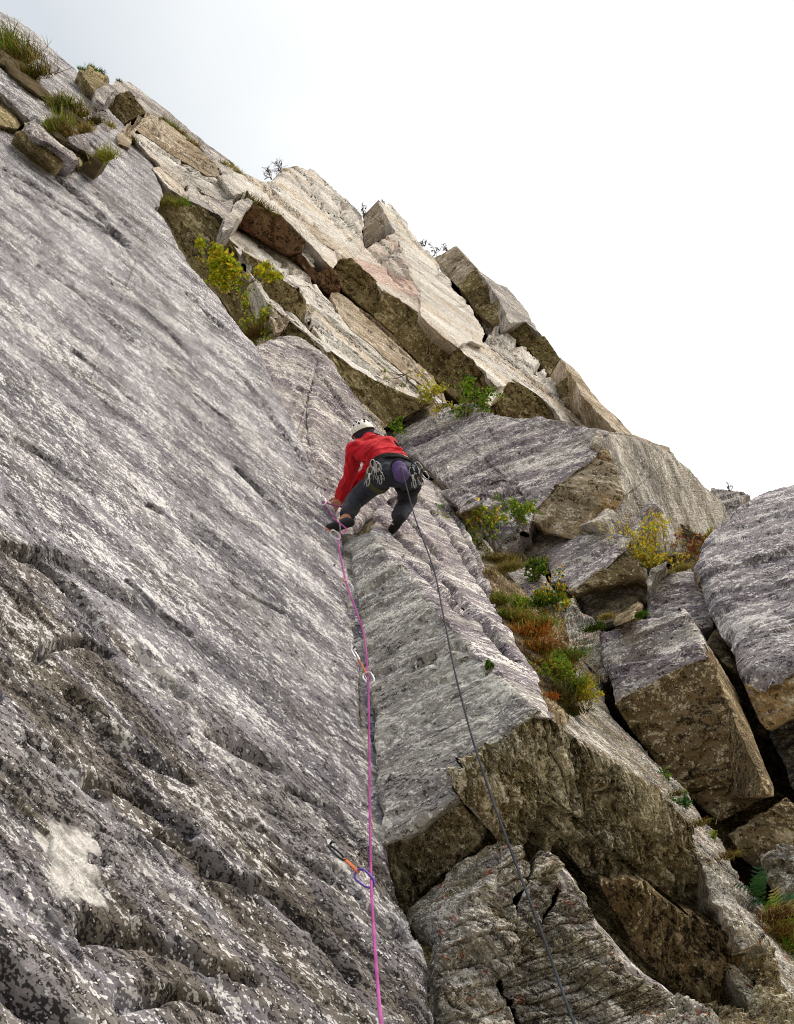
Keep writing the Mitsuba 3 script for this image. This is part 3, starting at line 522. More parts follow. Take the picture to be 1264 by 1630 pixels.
MF = plane_n(780, 715, 14.2, 200, 72)
Hm = lambda pl, x, y: float(np.linalg.norm(hit(pl, x, y) - CAM))
MR = plane3((962, 690, Hm(MF, 962, 690)), (958, 820, Hm(MF, 958, 820) + .2), (1150, 800, 19))
MU = plane3((960, 700, Hm(MF, 960, 700)), (850, 805, Hm(MF, 850, 805)), (950, 840, Hm(MF, 950, 840) + .9))
blk('boulder', 'huge purple grey boulder right of the climber with ochre underside', [
    ('front_face', 'm_wall', MF, [(608, 692), (622, 682), (640, 672), (660, 655), (700, 645), (745, 640), (760, 643), (775, 655), (800, 661), (862, 662), (900, 668), (945, 678), (968, 686), (962, 705), (942, 728), (905, 757), (868, 788), (846, 812), (828, 778), (800, 762), (750, 776), (732, 780), (692, 757), (650, 722), (630, 705)],
     dict(rough=.9, depth=2.5, seed=2, ledges=[([(645, 712), (690, 690), (740, 668)], -.02, .12, .2), ([(750, 745), (830, 725), (900, 690)], .02, .05, .2)])),
    ('underside', 'm_ochre', MU, [(962, 700), (985, 742), (994, 790), (962, 832), (985, 850), (920, 853), (880, 840), (845, 830), (840, 812), (868, 786), (905, 755), (942, 726)], dict(lump=.7, rough=1.3, seed=3)),
    ('right_face', 'm_gran', MR, [(958, 682), (1005, 690), (1042, 705), (1066, 711), (1092, 736), (1116, 762), (1146, 790), (1162, 806), (1150, 850), (1120, 890), (1040, 880), (985, 858), (958, 830), (992, 790), (984, 742), (956, 708)], dict(lump=.8, rough=.7, depth=3, edge=.08, seed=4)),
    ('left_foot', 'm_wall', plane_n(780, 790, 12.9, 190, 70), [(690, 752), (735, 778), (800, 758), (830, 775), (848, 812), (842, 850), (800, 880), (760, 850), (735, 800)], dict(rough=2.0, lump=2, seed=1))])
blk('boulder', 'small brown bottomed block wedged left of the gully bushes', [
    ('front_face', 'm_wall', plane_n(735, 795, 11.3, 205, 72), [(698, 777), (735, 771), (757, 790), (764, 798), (727, 812)], dict(depth=1)),
    ('underside', 'm_brown', plane_n(735, 815, 11.2, 170, 125), [(726, 811), (764, 798), (767, 808), (747, 834), (733, 822)], dict(depth=.8, s=1))])
S1 = plane_n(900, 890, 11.6, 203, 66)
blk('boulder', 'flat topped grey block below the huge boulder, split by a diagonal crack', [
    ('front_face', 'm_wall', S1, [(812, 892), (830, 852), (846, 838), (882, 840), (920, 850), (985, 846), (1002, 853), (994, 872), (965, 898), (935, 926), (918, 937), (885, 932), (872, 918), (866, 893), (840, 897)], dict(depth=1.2, seed=2, ledges=[([(918, 903), (955, 880), (985, 852)], .03, .08, .15)])),
    ('underside', 'm_wedge', plane3((920, 937, Hm(S1, 920, 937)), (995, 872, Hm(S1, 995, 872)), (1015, 920, Hm(S1, 1015, 920) + .5)), [(880, 930), (918, 937), (935, 926), (965, 898), (995, 871), (1018, 890), (1032, 925), (1018, 918), (945, 936), (922, 946)], dict(depth=.6)),
    ('end_face', 'm_low', plane3((998, 858, Hm(S1, 998, 858)), (995, 873, Hm(S1, 995, 873)), (1034, 925, 12.2)), [(998, 855), (1012, 868), (1034, 905), (1034, 928), (1018, 905), (994, 873)], dict(depth=.8))])
blk('boulder', 'thin leaning flake of grey rock in front of the huge boulder', [('front_face', 'm_wall', plane_n(1010, 820, 12.0, 215, 75), [(986, 848), (1005, 825), (1033, 792), (1037, 800), (1022, 818), (1003, 856)], dict(depth=.5)), ('side', 'm_tan', plane_n(1015, 830, 12.1, 130, 85), [(1003, 856), (1022, 818), (1037, 800), (1032, 830), (1010, 866)], dict(depth=.4))])
blk('boulder', 'square grey block under the flat topped block', [('front_face', 'm_far', plane_n(970, 950, 11.4, 195, 75), [(917, 944), (945, 935), (1018, 917), (1026, 925), (1022, 955), (1012, 977), (985, 985), (960, 992), (938, 985), (922, 965)], dict(depth=1, s=1)), ('side', 'm_wedge', plane_n(1020, 945, 11.5, 110, 88), [(1018, 917), (1030, 928), (1032, 968), (1012, 977), (1022, 955)], dict(depth=.6))])
blk('boulder', 'grey block with a cracked upper left corner beside the yellow bush', [('front_face', 'm_wall', plane_n(1075, 940, 11.0, 195, 72), [(1030, 928), (1046, 910), (1075, 898), (1098, 903), (1112, 935), (1128, 965), (1132, 988), (1115, 992), (1060, 980), (1028, 980)], dict(depth=1)), ('flake', 'm_low', plane_n(1040, 915, 10.9, 200, 72), [(1028, 926), (1036, 908), (1062, 895), (1056, 902), (1040, 920), (1030, 940)], dict(depth=.4))])
blk('boulder', 'flat slab with dark spots left of the square block', [('front_face', 'm_wall', plane_n(825, 930, 10.6, 195, 62), [(778, 893), (815, 890), (840, 898), (866, 912), (880, 935), (872, 962), (830, 978), (790, 965), (775, 930)], dict(depth=1, rough=1.2))])
blk('boulder', 'broken grey shelf below the square block', [('front_face', 'm_low', plane_n(925, 1010, 10.0, 200, 66), [(888, 948), (915, 945), (925, 970), (940, 990), (960, 1020), (972, 1052), (962, 1085), (930, 1045), (890, 1030), (880, 985)], dict(depth=1, rough=1.4))])
WT = plane_n(1050, 1040, 8.8, 205, 68)
WU = plane3((978, 1112, Hm(WT, 978, 1112)), (1122, 1046, Hm(WT, 1122, 1046)), (1150, 1290, Hm(WT, 1122, 1046) - .15))
blk('boulder', 'great wedge shaped boulder with a dark brown underside', [
    ('front_face', 'm_wall', WT, [(952, 1000), (1000, 988), (1062, 978), (1086, 965), (1097, 980), (1124, 1045), (1062, 1074), (1000, 1100), (977, 1113), (968, 1060)], dict(depth=1.5, seed=2, rough=.8)),
    ('underside', 'm_wedge', WU, [(977, 1113), (1000, 1100), (1062, 1074), (1124, 1045), (1162, 1110), (1195, 1190), (1232, 1262), (1192, 1272), (1146, 1300), (1108, 1280), (1060, 1222), (1010, 1170), (985, 1135)], dict(depth=1.5, rough=1.0, seed=3)),
    ('end_face', 'm_wedge', plane3((1090, 970, Hm(WT, 1090, 970)), (1122, 1045, Hm(WT, 1122, 1045)), (1165, 1060, 10.2)), [(1086, 964), (1112, 998), (1150, 1060), (1180, 1110), (1200, 1170), (1240, 1268), (1230, 1264), (1195, 1190), (1162, 1110), (1124, 1045), (1097, 980)], dict(depth=.8, rough=.25, lump=.2))])
RF = plane_n(1190, 920, 10.2, 196, 66)
RU = plane3((1180, 1076, Hm(RF, 1180, 1076)), (1400, 995, Hm(RF, 1400, 995)), (1240, 1140, Hm(RF, 1240, 1140) + .5))
blk('boulder', 'rounded lichen speckled boulder at the right edge', [
    ('front_face', 'm_rb', RF, [(1100, 892), (1112, 858), (1132, 832), (1165, 805), (1192, 785), (1225, 775), (1264, 764), (1420, 730), (1420, 990), (1264, 1047), (1225, 1068), (1180, 1077), (1168, 1030), (1150, 1000), (1128, 965), (1110, 930)], dict(depth=2.5, edge=.10, rough=.5, lump=.7, seed=1)),
    ('underside', 'm_ochre', RU, [(1180, 1077), (1225, 1067), (1264, 1046), (1420, 990), (1420, 1150), (1264, 1135), (1225, 1160), (1205, 1125)], dict(lump=2, rough=1.6)),
    ('lower_face', 'm_slab', plane_n(1264, 1190, 9.9, 200, 74), [(1205, 1125), (1225, 1150), (1264, 1127), (1420, 1130), (1420, 1420), (1264, 1260), (1232, 1190)], dict(depth=1.5))])
blk('boulder', 'dark sliver of rock standing in the black cleft', [('front_face', 'm_wedge', plane_n(1150, 1010, 10.2, 150, 85), [(1138, 1002), (1152, 990), (1160, 1010), (1172, 1068), (1160, 1060), (1142, 1030)], dict(depth=.5))])
blk('boulder', 'mossy brown boulder at the foot of the cleft', [('front_face', 'm_wedge', plane_n(1210, 1310, 8.0, 190, 95), [(1156, 1328), (1172, 1312), (1200, 1290), (1246, 1261), (1264, 1268), (1420, 1310), (1420, 1430), (1264, 1360), (1205, 1370), (1190, 1360), (1175, 1350)], dict(edge=.08, rough=1.5, lump=1.6))])
blk('boulder', 'pale topped boulder at the right edge above the ferns', [('front_face', 'm_low', plane_n(1240, 1370, 7.6, 195, 80), [(1202, 1338), (1222, 1328), (1242, 1322), (1264, 1328), (1420, 1385), (1420, 1520), (1264, 1442), (1235, 1415), (1218, 1378)], dict(edge=.08, rough=1.5, lump=1.6))])
blk('boulder', 'far rock knoll in the notch of the skyline', [('front_face', 'm_far', plane_n(1165, 795, 24, 190, 60), [(1132, 776), (1150, 778), (1175, 783), (1195, 786), (1180, 800), (1165, 830), (1140, 830), (1120, 800)], dict(depth=3, s=2.5))])

# ground: reaches from the foot of the cliff to the horizon
gx = np.concatenate([[-3000, -600, -150, -60], np.linspace(-30, 30, 61), [60, 150, 600, 3000]]); gy = np.concatenate([[-3000, -600, -150, -60], np.linspace(-30, 30, 61), [60, 150, 600, 3000]])
X, Y = np.meshgrid(gx, gy, indexing='ij')
Z = 0.5 * (meshkit.fbm(np.stack([X * .5, Y * .5, X * 0], -1), 4, 5) - .5) - 0.02 * np.maximum(0, -Y)
idx = np.arange(X.size).reshape(X.shape)
q = np.stack([idx[:-1, :-1], idx[1:, :-1], idx[1:, 1:], idx[:-1, 1:]], -1).reshape(-1, 4)
scene['ground'] = mikit.ply((np.stack([X, Y, Z], -1).reshape(-1, 3), q), 'm_ground', smooth=True)
labels['ground'] = {'label': 'earth and leaf litter at the foot of the cliff', 'kind': 'structure', 'category': 'ground'}
print('triangles', TRI[0])
# ---------------------------------------------------------------- plants
from manifold3d import Manifold, OpType
rng = np.random.default_rng(11)
WUP = np.array([0, 0, 1.0])
unit = lambda a: np.asarray(a, float) / np.linalg.norm(a)
PXM = lambda p: float((p - CAM) @ FWD) / FOC                     # metres that one pixel of the photograph spans at p


def thing(key, label, cat, group=None):
    k = numbered(key)
    labels[k] = {'label': label, 'category': cat}
    if group:
        labels[k]['group'] = group
    return k


def part(root, name, mesh, mat, smooth=True, label=None, **kw):
    if mesh.is_watertight and mesh.volume < 0:
        mesh = trimesh.Trimesh(mesh.vertices, mesh.faces[:, ::-1], process=False)
    k = numbered(root + '__' + name)
    scene[k] = mikit.ply(mesh, mat, smooth=smooth, **kw)
    TRI[0] += len(mesh.faces) if hasattr(mesh, 'faces') else len(mesh[1])
    if label:
        labels[k] = {'label': label}
    return k


def tube(pts, r, seg=8, closed=False, caps=True):
    P = np.asarray(pts, float); n = len(P)
    r = np.broadcast_to(np.asarray(r, float), (n,))
    tan = np.roll(P, -1, 0) - np.roll(P, 1, 0) if closed else np.gradient(P, axis=0)
    tan /= np.maximum(np.linalg.norm(tan, axis=1, keepdims=True), 1e-12)
    u = np.cross(tan[0], [0.3, 0.2, 0.9]); u /= np.linalg.norm(u)
    rings = []
    for i in range(n):
        u = u - tan[i] * (u @ tan[i]); u /= np.linalg.norm(u)
        w = np.cross(tan[i], u)
        a = np.arange(seg) / seg * 2 * np.pi
        rings.append(P[i] + r[i] * (np.cos(a)[:, None] * u + np.sin(a)[:, None] * w))
    v = np.vstack(rings); f = []
    k = np.arange(seg); k2 = (k + 1) % seg
    for i in range(n if closed else n - 1):
        a, b = i * seg, ((i + 1) % n) * seg
        f += [np.stack([a + k, a + k2, b + k2], 1), np.stack([a + k, b + k2, b + k], 1)]
    if not closed and caps:
        v = np.vstack([v, P[0], P[-1]])
        f += [np.stack([k2, k, k * 0 + len(v) - 2], 1), np.stack([(n - 1) * seg + k, (n - 1) * seg + k2, k * 0 + len(v) - 1], 1)]
    return trimesh.Trimesh(v, np.vstack(f), process=False)


def spline(pts, n=12):
    P = np.asarray(pts, float)
    P = np.vstack([2 * P[0] - P[1], P, 2 * P[-1] - P[-2]])
    out = []
    t = np.linspace(0, 1, n, endpoint=False)[:, None]
    for i in range(1, len(P) - 2):
        a, b, c, d = P[i - 1:i + 3]
        out.append(0.5 * (2 * b + (c - a) * t + (2 * a - 5 * b + 4 * c - d) * t ** 2 + (3 * b - a - 3 * c + d) * t ** 3))
    return np.vstack(out + [P[-2:-1]])


def leaf_bsdf(trans):
    return {'type': 'principledthin', 'base_color': {'type': 'mesh_attribute', 'name': 'vertex_color'}, 'roughness': 0.6, 'diff_trans': trans, 'spec_trans': 0.0, 'eta': 1.3}


scene['m_leaf'] = leaf_bsdf(0.7)
scene['m_blade'] = leaf_bsdf(0.5)
scene['m_bark'] = {'type': 'principled', 'base_color': mikit.proc(lambda p, n, uv: mix(lin(92, 80, 66), lin(150, 142, 128), fbm(p.x * 30, p.y * 30, p.z * 30, octaves=3))), 'roughness': 0.9}
scene['m_twig'] = {'type': 'principled', 'base_color': {'type': 'rgb', 'value': lin(92, 80, 78)}, 'roughness': 0.9}
C = {'lime': (172, 186, 52), 'yellow': (226, 206, 58), 'gold': (196, 152, 60), 'green': (104, 146, 44), 'dark': (56, 84, 34), 'olive': (138, 138, 60), 'straw': (190, 172, 116), 'rust': (190, 116, 56), 'brown': (112, 86, 54), 'blue': (66, 108, 78), 'red': (150, 62, 62), 'khaki': (140, 130, 74)}


def pick(mix_, n):
    names = list(mix_); w = np.array([mix_[k] for k in names], float)
    base = np.array([lin(*C[k]) for k in names])[rng.choice(len(names), n, p=w / w.sum())]
    return base * rng.uniform(0.65, 1.35, (n, 1))


def leaves(centres, size, colours, out=None):
    """little folded leaves; centres n x 3"""
    n = len(centres)
    d = rng.normal(size=(n, 3)); d += (out if out is not None else 0); d /= np.linalg.norm(d, axis=1, keepdims=True)
    s = np.cross(d, rng.normal(size=(n, 3))); s /= np.linalg.norm(s, axis=1, keepdims=True)
    nn = np.cross(d, s)
    L = size * rng.uniform(0.6, 1.3, (n, 1))
    tip, lft, rgt = centres + d * L, centres + d * L * .45 + s * L * .34 + nn * L * .10, centres + d * L * .45 - s * L * .34 + nn * L * .10
    v = np.stack([centres, rgt, tip, lft], 1).reshape(-1, 3)
    k = np.arange(n) * 4
    f = np.vstack([np.stack([k, k + 1, k + 2], 1), np.stack([k, k + 2, k + 3], 1)])
    return trimesh.Trimesh(v, f, process=False), np.repeat(colours, 4, 0)


def grow(base, up, length, r, depth, spread, out, seg=4):
    """one shoot and its side shoots: appends (points, radii) and returns nothing"""
    pts, d = [base], unit(up)
    for _ in range(seg):
        d = unit(d + rng.normal(size=3) * 0.16 + WUP * 0.05)
        pts.append(pts[-1] + d * length / seg)
    out.append((np.array(pts), np.linspace(r, r * 0.45, seg + 1), depth))
    if depth > 0:
        for _ in range(rng.integers(2, 5)):
            k = rng.integers(1, seg + 1)
            grow(pts[k], unit(d + rng.normal(size=3) * spread), length * rng.uniform(0.45, 0.75), r * 0.5, depth - 1, spread, out, seg)


def bush(label, x, y, hpx, colours, leaf=None, density=1.0, key='bush', cat='bush', shoots=5, spread=0.6, lean=(0, 0, 0), depth=2, D=None, dig=0.03, stem='m_bark', slim=1.0):
    p, n = surf(x, y) if D is None else (at(x, y, D), np.array([0, -0.9, 0.4]))
    p = p - n * dig
    m = PXM(p); Hh = hpx * m
    root = thing(key, label, cat)
    sh = []
    for _ in range(shoots):
        grow(p + rng.normal(size=3) * 0.06 * Hh, unit(WUP * 0.9 + n * 0.45 + np.array(lean) + rng.normal(size=3) * spread * 0.6 * slim), Hh * rng.uniform(0.4, 0.62), Hh * 0.013 + 0.001, depth, spread, sh)
    part(root, 'stem', trimesh.util.concatenate([tube(a, b, 5) for a, b, _ in sh]), stem)
    tips = [a[1:] for a, b, k in sh if k < depth]
    tips = np.vstack(tips)
    count = int(len(tips) * 2.2 * density)
    if leaf is None:
        leaf = 5.5
    c = tips[rng.integers(0, len(tips), count)] + rng.normal(size=(count, 3)) * Hh * 0.035
    mesh, col = leaves(c, leaf * m, pick(colours, count), out=WUP * 0.3)
    part(root, 'foliage', mesh, 'm_leaf', color=col)
    return root


def tuft(label, x, y, hpx, colours, wide=1.0, blades=160, droop=0.5, D=None, group=None, key='grass_tuft'):
    p, n = surf(x, y) if D is None else (at(x, y, D), np.array([0, -0.8, 0.5]))
    m = PXM(p); Hh = hpx * m
    root = thing(key, label, 'grass', group)
    along = unit(np.cross(n, WUP))
    b = p - n * 0.02 + along * (rng.normal(size=(blades, 1)) * 0.3 * Hh * wide) + rng.normal(size=(blades, 3)) * 0.06 * Hh
    d = WUP * 0.75 + n * 0.55 + rng.normal(size=(blades, 3)) * 0.42
    d /= np.linalg.norm(d, axis=1, keepdims=True)
    L = Hh * rng.uniform(0.35, 1.1, (blades, 1))
    s = np.cross(d, rng.normal(size=(blades, 3))); s /= np.linalg.norm(s, axis=1, keepdims=True)
    wd = np.maximum(0.42 * m, 0.016 * Hh) * rng.uniform(0.6, 1.3, (blades, 1))
    rows = []
    for t in (0, 0.35, 0.7, 1.0):
        c = b + d * L * t + (n * 0.3 - WUP) * L * droop * t * t * rng.uniform(0.7, 1.3)
        w = wd * (1 - t) ** 0.7 + wd * 0.06
        rows += [c - s * w, c + s * w]
    v = np.stack(rows, 1).reshape(-1, 3)
    k = np.arange(blades) * 8
    f = np.vstack([np.stack([k + a, k + a + 1, k + a + 3], 1) for a in (0, 2, 4)] + [np.stack([k + a, k + a + 3, k + a + 2], 1) for a in (0, 2, 4)])
    scene[root] = mikit.ply(trimesh.Trimesh(v, f, process=False), 'm_blade', smooth=True, color=np.repeat(pick(colours, blades), 8, 0))
    TRI[0] += len(f)
    return root


def fern(label, x, y, hpx, colours, D=None, fronds=9, lean=(0, 0, 0)):
    p, n = surf(x, y) if D is None else (at(x, y, D), np.array([0, -0.8, 0.5]))
    m = PXM(p); Hh = hpx * m
    root = thing('fern', label, 'fern')
    for _ in range(fronds):
        d = unit(WUP * 0.6 + n * 0.6 + np.array(lean) + rng.normal(size=3) * 0.5)
        sp = [p]
        for i in range(10):
            d = unit(d - WUP * 0.10)
            sp.append(sp[-1] + d * Hh / 10 * rng.uniform(.8, 1.1))
        sp = np.array(sp); side = unit(np.cross(sp[-1] - sp[0], WUP + 0.2 * rng.normal(size=3)))
        V, F, Cc = [], [], []
        col = pick(colours, 1)[0]
        for i in range(1, 11):
            for sg in (-1, 1):
                L = Hh * 0.26 * math.sin(math.pi * (0.12 + 0.85 * (1 - i / 11)) ** 0.8)
                a = sp[i]; t = unit(sp[i] - sp[i - 1]); q = unit(side * sg + t * 0.45 - WUP * 0.15)
                w = np.cross(q, np.cross(t, q)) * Hh * 0.022
                k = len(V)
                V += [a - w, a + w, a + q * L * .55 + w * 1.1, a + q * L, a + q * L * .55 - w * 1.1]
                F += [[k, k + 1, k + 2], [k, k + 2, k + 4], [k + 4, k + 2, k + 3]]
                Cc += [col * rng.uniform(.8, 1.2)] * 5
        part(root, 'frond', trimesh.Trimesh(np.array(V), np.array(F), process=False), 'm_leaf', color=np.array(Cc))
    return root


def bare(label, x, y, hpx, D):
    p = at(x, y, D)
    root = thing('bare_shrub', label, 'shrub')
    sh = []
    for _ in range(3):
        grow(p, unit(WUP + rng.normal(size=3) * 0.35), hpx * PXM(p) * 0.5, 0.9 * PXM(p), 3, 0.55, sh)
    scene[root] = mikit.ply(trimesh.util.concatenate([tube(a, np.maximum(b, 0.28 * PXM(p)), 4) for a, b, _ in sh]), 'm_twig', smooth=True)


G1c = {'green': 3, 'olive': 3, 'straw': 2, 'dark': 2, 'brown': 1}
G2c = {'straw': 4, 'brown': 3, 'olive': 3}
G3c = {'lime': 3, 'olive': 2, 'straw': 2}
# soil on the ledges of the slab
for pts in ([(0, 72), (28, 86), (60, 118), (88, 152), (70, 148), (40, 128), (12, 100), (0, 92)], [(86, 150), (112, 160), (135, 182), (150, 196), (140, 195), (110, 180)], [(74, 186), (92, 188), (112, 210), (108, 218), (92, 212)], [(150, 244), (168, 240), (180, 250), (170, 256)]):
    facet('cliff__ledge_soil', 'm_soil', A, [(x, y, .5) for x, y in pts], depth=.8, rough=1.2, s=1.5, edge=.05)
for x, y, h, c, w, lb in [(4, 70, 46, G1c, 1, 'grass on the high left ledge at the left picture edge'), (20, 88, 46, G1c, 1.2, 'grass on the high left ledge, second tuft from the picture edge'), (34, 98, 40, {'straw': 3, 'olive': 3, 'brown': 3}, 1.2, 'straw coloured grass on the high left ledge'),
                      (50, 122, 44, {'brown': 4, 'olive': 2, 'dark': 2}, 1.2, 'dark hanging grass below the straw tuft on the high left ledge'), (92, 164, 30, G1c, 1.2, 'grass at the upper end of the second left ledge'),
                      (108, 172, 32, {'olive': 3, 'green': 2, 'brown': 3}, 1.2, 'olive grass in the middle of the second left ledge'), (126, 184, 30, {'olive': 3, 'brown': 3, 'straw': 1}, 1, 'brown grass low on the second left ledge'), (148, 196, 24, {'brown': 3, 'dark': 2}, 1, 'dark grass at the lower end of the second left ledge'),
                      (92, 206, 46, {'green': 3, 'olive': 3, 'straw': 3, 'brown': 1}, .9, 'bushy grass tuft between the two ledge blocks'), (104, 214, 30, {'brown': 4, 'straw': 2}, .8, 'brown grass under the bushy tuft between the ledge blocks'), (135, 208, 22, G2c, 1, 'dry grass above the smaller ledge block'),
                      (168, 252, 32, G3c, .9, 'yellow green grass right of the smaller ledge block'), (66, 142, 0, None, 1, '')]:
    if h:
        tuft('tuft of ' + lb, x, y, h, c, w, 420, D=float(np.linalg.norm(hit(A, x, y, .5) - CAM)))
for x, y, h, c, lb in [(130, 111, 10, {'green': 3, 'dark': 1}, 'green grass on the highest left corner of the skyline'), (145, 108, 11, {'green': 3, 'dark': 1}, 'green grass crowning the brown skyline block'), (160, 114, 10, {'green': 2, 'dark': 2}, 'dark green grass right of the brown skyline block'), (190, 129, 7, {'green': 3, 'olive': 1}, 'low grass on the skyline peak below the brown block'),
                       (262, 192, 14, G1c, 'green grass at the upper end of the skyline ledge'), (276, 202, 14, G1c, 'olive grass on the skyline ledge, second from the top'), (290, 212, 13, G2c, 'straw grass in the middle of the skyline ledge'), (304, 226, 14, G2c, 'dry grass near the lower end of the skyline ledge'), (312, 232, 12, G2c, 'dry grass ending the skyline ledge'),
                       (356, 262, 13, {'olive': 3, 'straw': 3}, 'straw grass left on the skyline above the brown wall'), (368, 267, 13, {'straw': 3, 'olive': 2, 'lime': 1}, 'pale grass in the middle of the skyline above the brown wall'), (380, 274, 11, {'straw': 3, 'olive': 2}, 'small straw tuft before the first summit block'),
                       (398, 318, 18, {'olive': 3, 'dark': 2, 'brown': 3}, 'dark grass at the upper end of the jutting block'), (412, 325, 18, {'brown': 4, 'olive': 2}, 'brown grass on top of the jutting block'), (425, 336, 17, {'brown': 3, 'dark': 2, 'olive': 2}, 'brown green grass midway on the jutting block'), (438, 346, 15, {'brown': 3, 'olive': 3}, 'dark grass at the lower end of the jutting block'),
                       (258, 326, 26, {'straw': 3, 'olive': 3, 'brown': 2}, 'dry grass at the top left of the brown overhang'), (272, 326, 26, {'olive': 3, 'straw': 2, 'lime': 1}, 'olive grass at the top of the brown overhang'), (288, 324, 20, {'lime': 2, 'green': 3}, 'bright green grass at the top of the brown overhang'), (212, 222, 14, {'olive': 2, 'brown': 2}, 'little dark grass beside the grey wedge high on the left'), (176, 200, 14, {'olive': 2, 'straw': 2}, 'little grass under the grey wedge high on the left')]:
    tuft('tuft of ' + lb, x, y, h, c, 1.1, 130)
# sapling on the brown overhang
def tree_at(label, px_points, D, blobs, colours, leaf=5.5, key='sapling', cat='sapling', n=26):
    p0 = at(*px_points[0][:2], D)
    root = thing(key, label, cat)
    trunk = spline([at(x, y, D + dz) for x, y, dz in px_points], 6)
    m = PXM(p0)
    part(root, 'trunk', tube(trunk, np.linspace(2.2 * m, 1.0 * m, len(trunk)), 7), 'm_bark')
    cs = []
    for bx, by, br, dz in blobs:
        c = at(bx, by, D + dz)
        a = trunk[np.argmin(np.linalg.norm(trunk - c, axis=1) + 0.3 * np.linalg.norm(trunk - trunk[-1], axis=1))]
        path = spline([a, (a + c) / 2 + rng.normal(size=3) * 3 * m - WUP * 2 * m, c], 4)
        tw = [tube(path, np.linspace(1.0 * m, .4 * m, len(path)), 5)]
        k = int(n * (br / 10) ** 2)
        for _ in range(max(4, int(br / 3))):
            e = c + rng.normal(size=3) * br * m * 0.5
            tw.append(tube(spline([c, (c + e) / 2 + rng.normal(size=3) * m, e], 3), .35 * m, 4))
            q = c + (e - c) * rng.uniform(.1, 1.1, (max(3, k // max(4, int(br / 3))), 1))
            cs.append(q + rng.normal(size=q.shape) * br * m * .22)
        part(root, 'branch', trimesh.util.concatenate(tw), 'm_bark')
    cs = np.vstack(cs)
    mesh, col = leaves(cs, leaf * m, pick(colours, len(cs)), out=WUP * .3)
    part(root, 'foliage', mesh, 'm_leaf', color=col)


YG = {'lime': 6, 'yellow': 3, 'green': 1, 'gold': 1}
tree_at('yellow green sapling with a pale forked trunk on the brown overhang', [(384, 500, -.1), (381, 482, -.15), (384, 468, -.3), (396, 452, -.4)], 16.6, [(320, 387, 11, -.2), (345, 398, 14, -.3), (358, 412, 16, -.4), (341, 420, 15, -.3), (352, 440, 18, -.4), (372, 436, 14, -.5), (378, 425, 10, -.4), (388, 446, 12, -.3), (362, 455, 12, -.3), (415, 432, 14, -.5), (432, 438, 12, -.5), (424, 424, 9, -.4)], YG, n=105, leaf=6)
bush('yellow green leafy bush below the forked sapling', 402, 530, 84, {'lime': 4, 'green': 2, 'olive': 2, 'yellow': 1}, density=2.2, D=16.4, leaf=5)
tuft('tuft of dark dead growth under the sapling in the overhang corner', 405, 535, 40, {'brown': 5, 'dark': 2}, 1, 200, D=16.3)
tree_at('thin sparse sapling with few pale leaves on the smooth pale wall', [(672, 632, 0), (664, 618, -.1), (650, 606, -.2), (646, 596, -.2)], 16.5, [(612, 590, 9, -.2), (616, 603, 8, -.2), (650, 604, 8, -.1), (655, 592, 6, -.1), (668, 620, 9, -.1), (682, 628, 8, -.1), (640, 612, 7, -.1)], {'lime': 2, 'olive': 3, 'straw': 2, 'green': 1}, leaf=4.5, n=18)
bush('pale yellow leaved bush right of the sparse sapling', 702, 648, 62, {'yellow': 3, 'lime': 3, 'straw': 2}, density=.9, D=15.8, leaf=5.5, lean=(-.1, 0, 0))
bush('dense green bush at the top edge of the huge boulder', 748, 656, 74, {'green': 4, 'lime': 2, 'dark': 2}, density=2.0, D=15.6, leaf=5)
bush('small green plant at the corner under the brown overhang', 634, 684, 26, {'green': 3, 'dark': 2, 'lime': 1}, density=1, leaf=4.5, D=13.2)
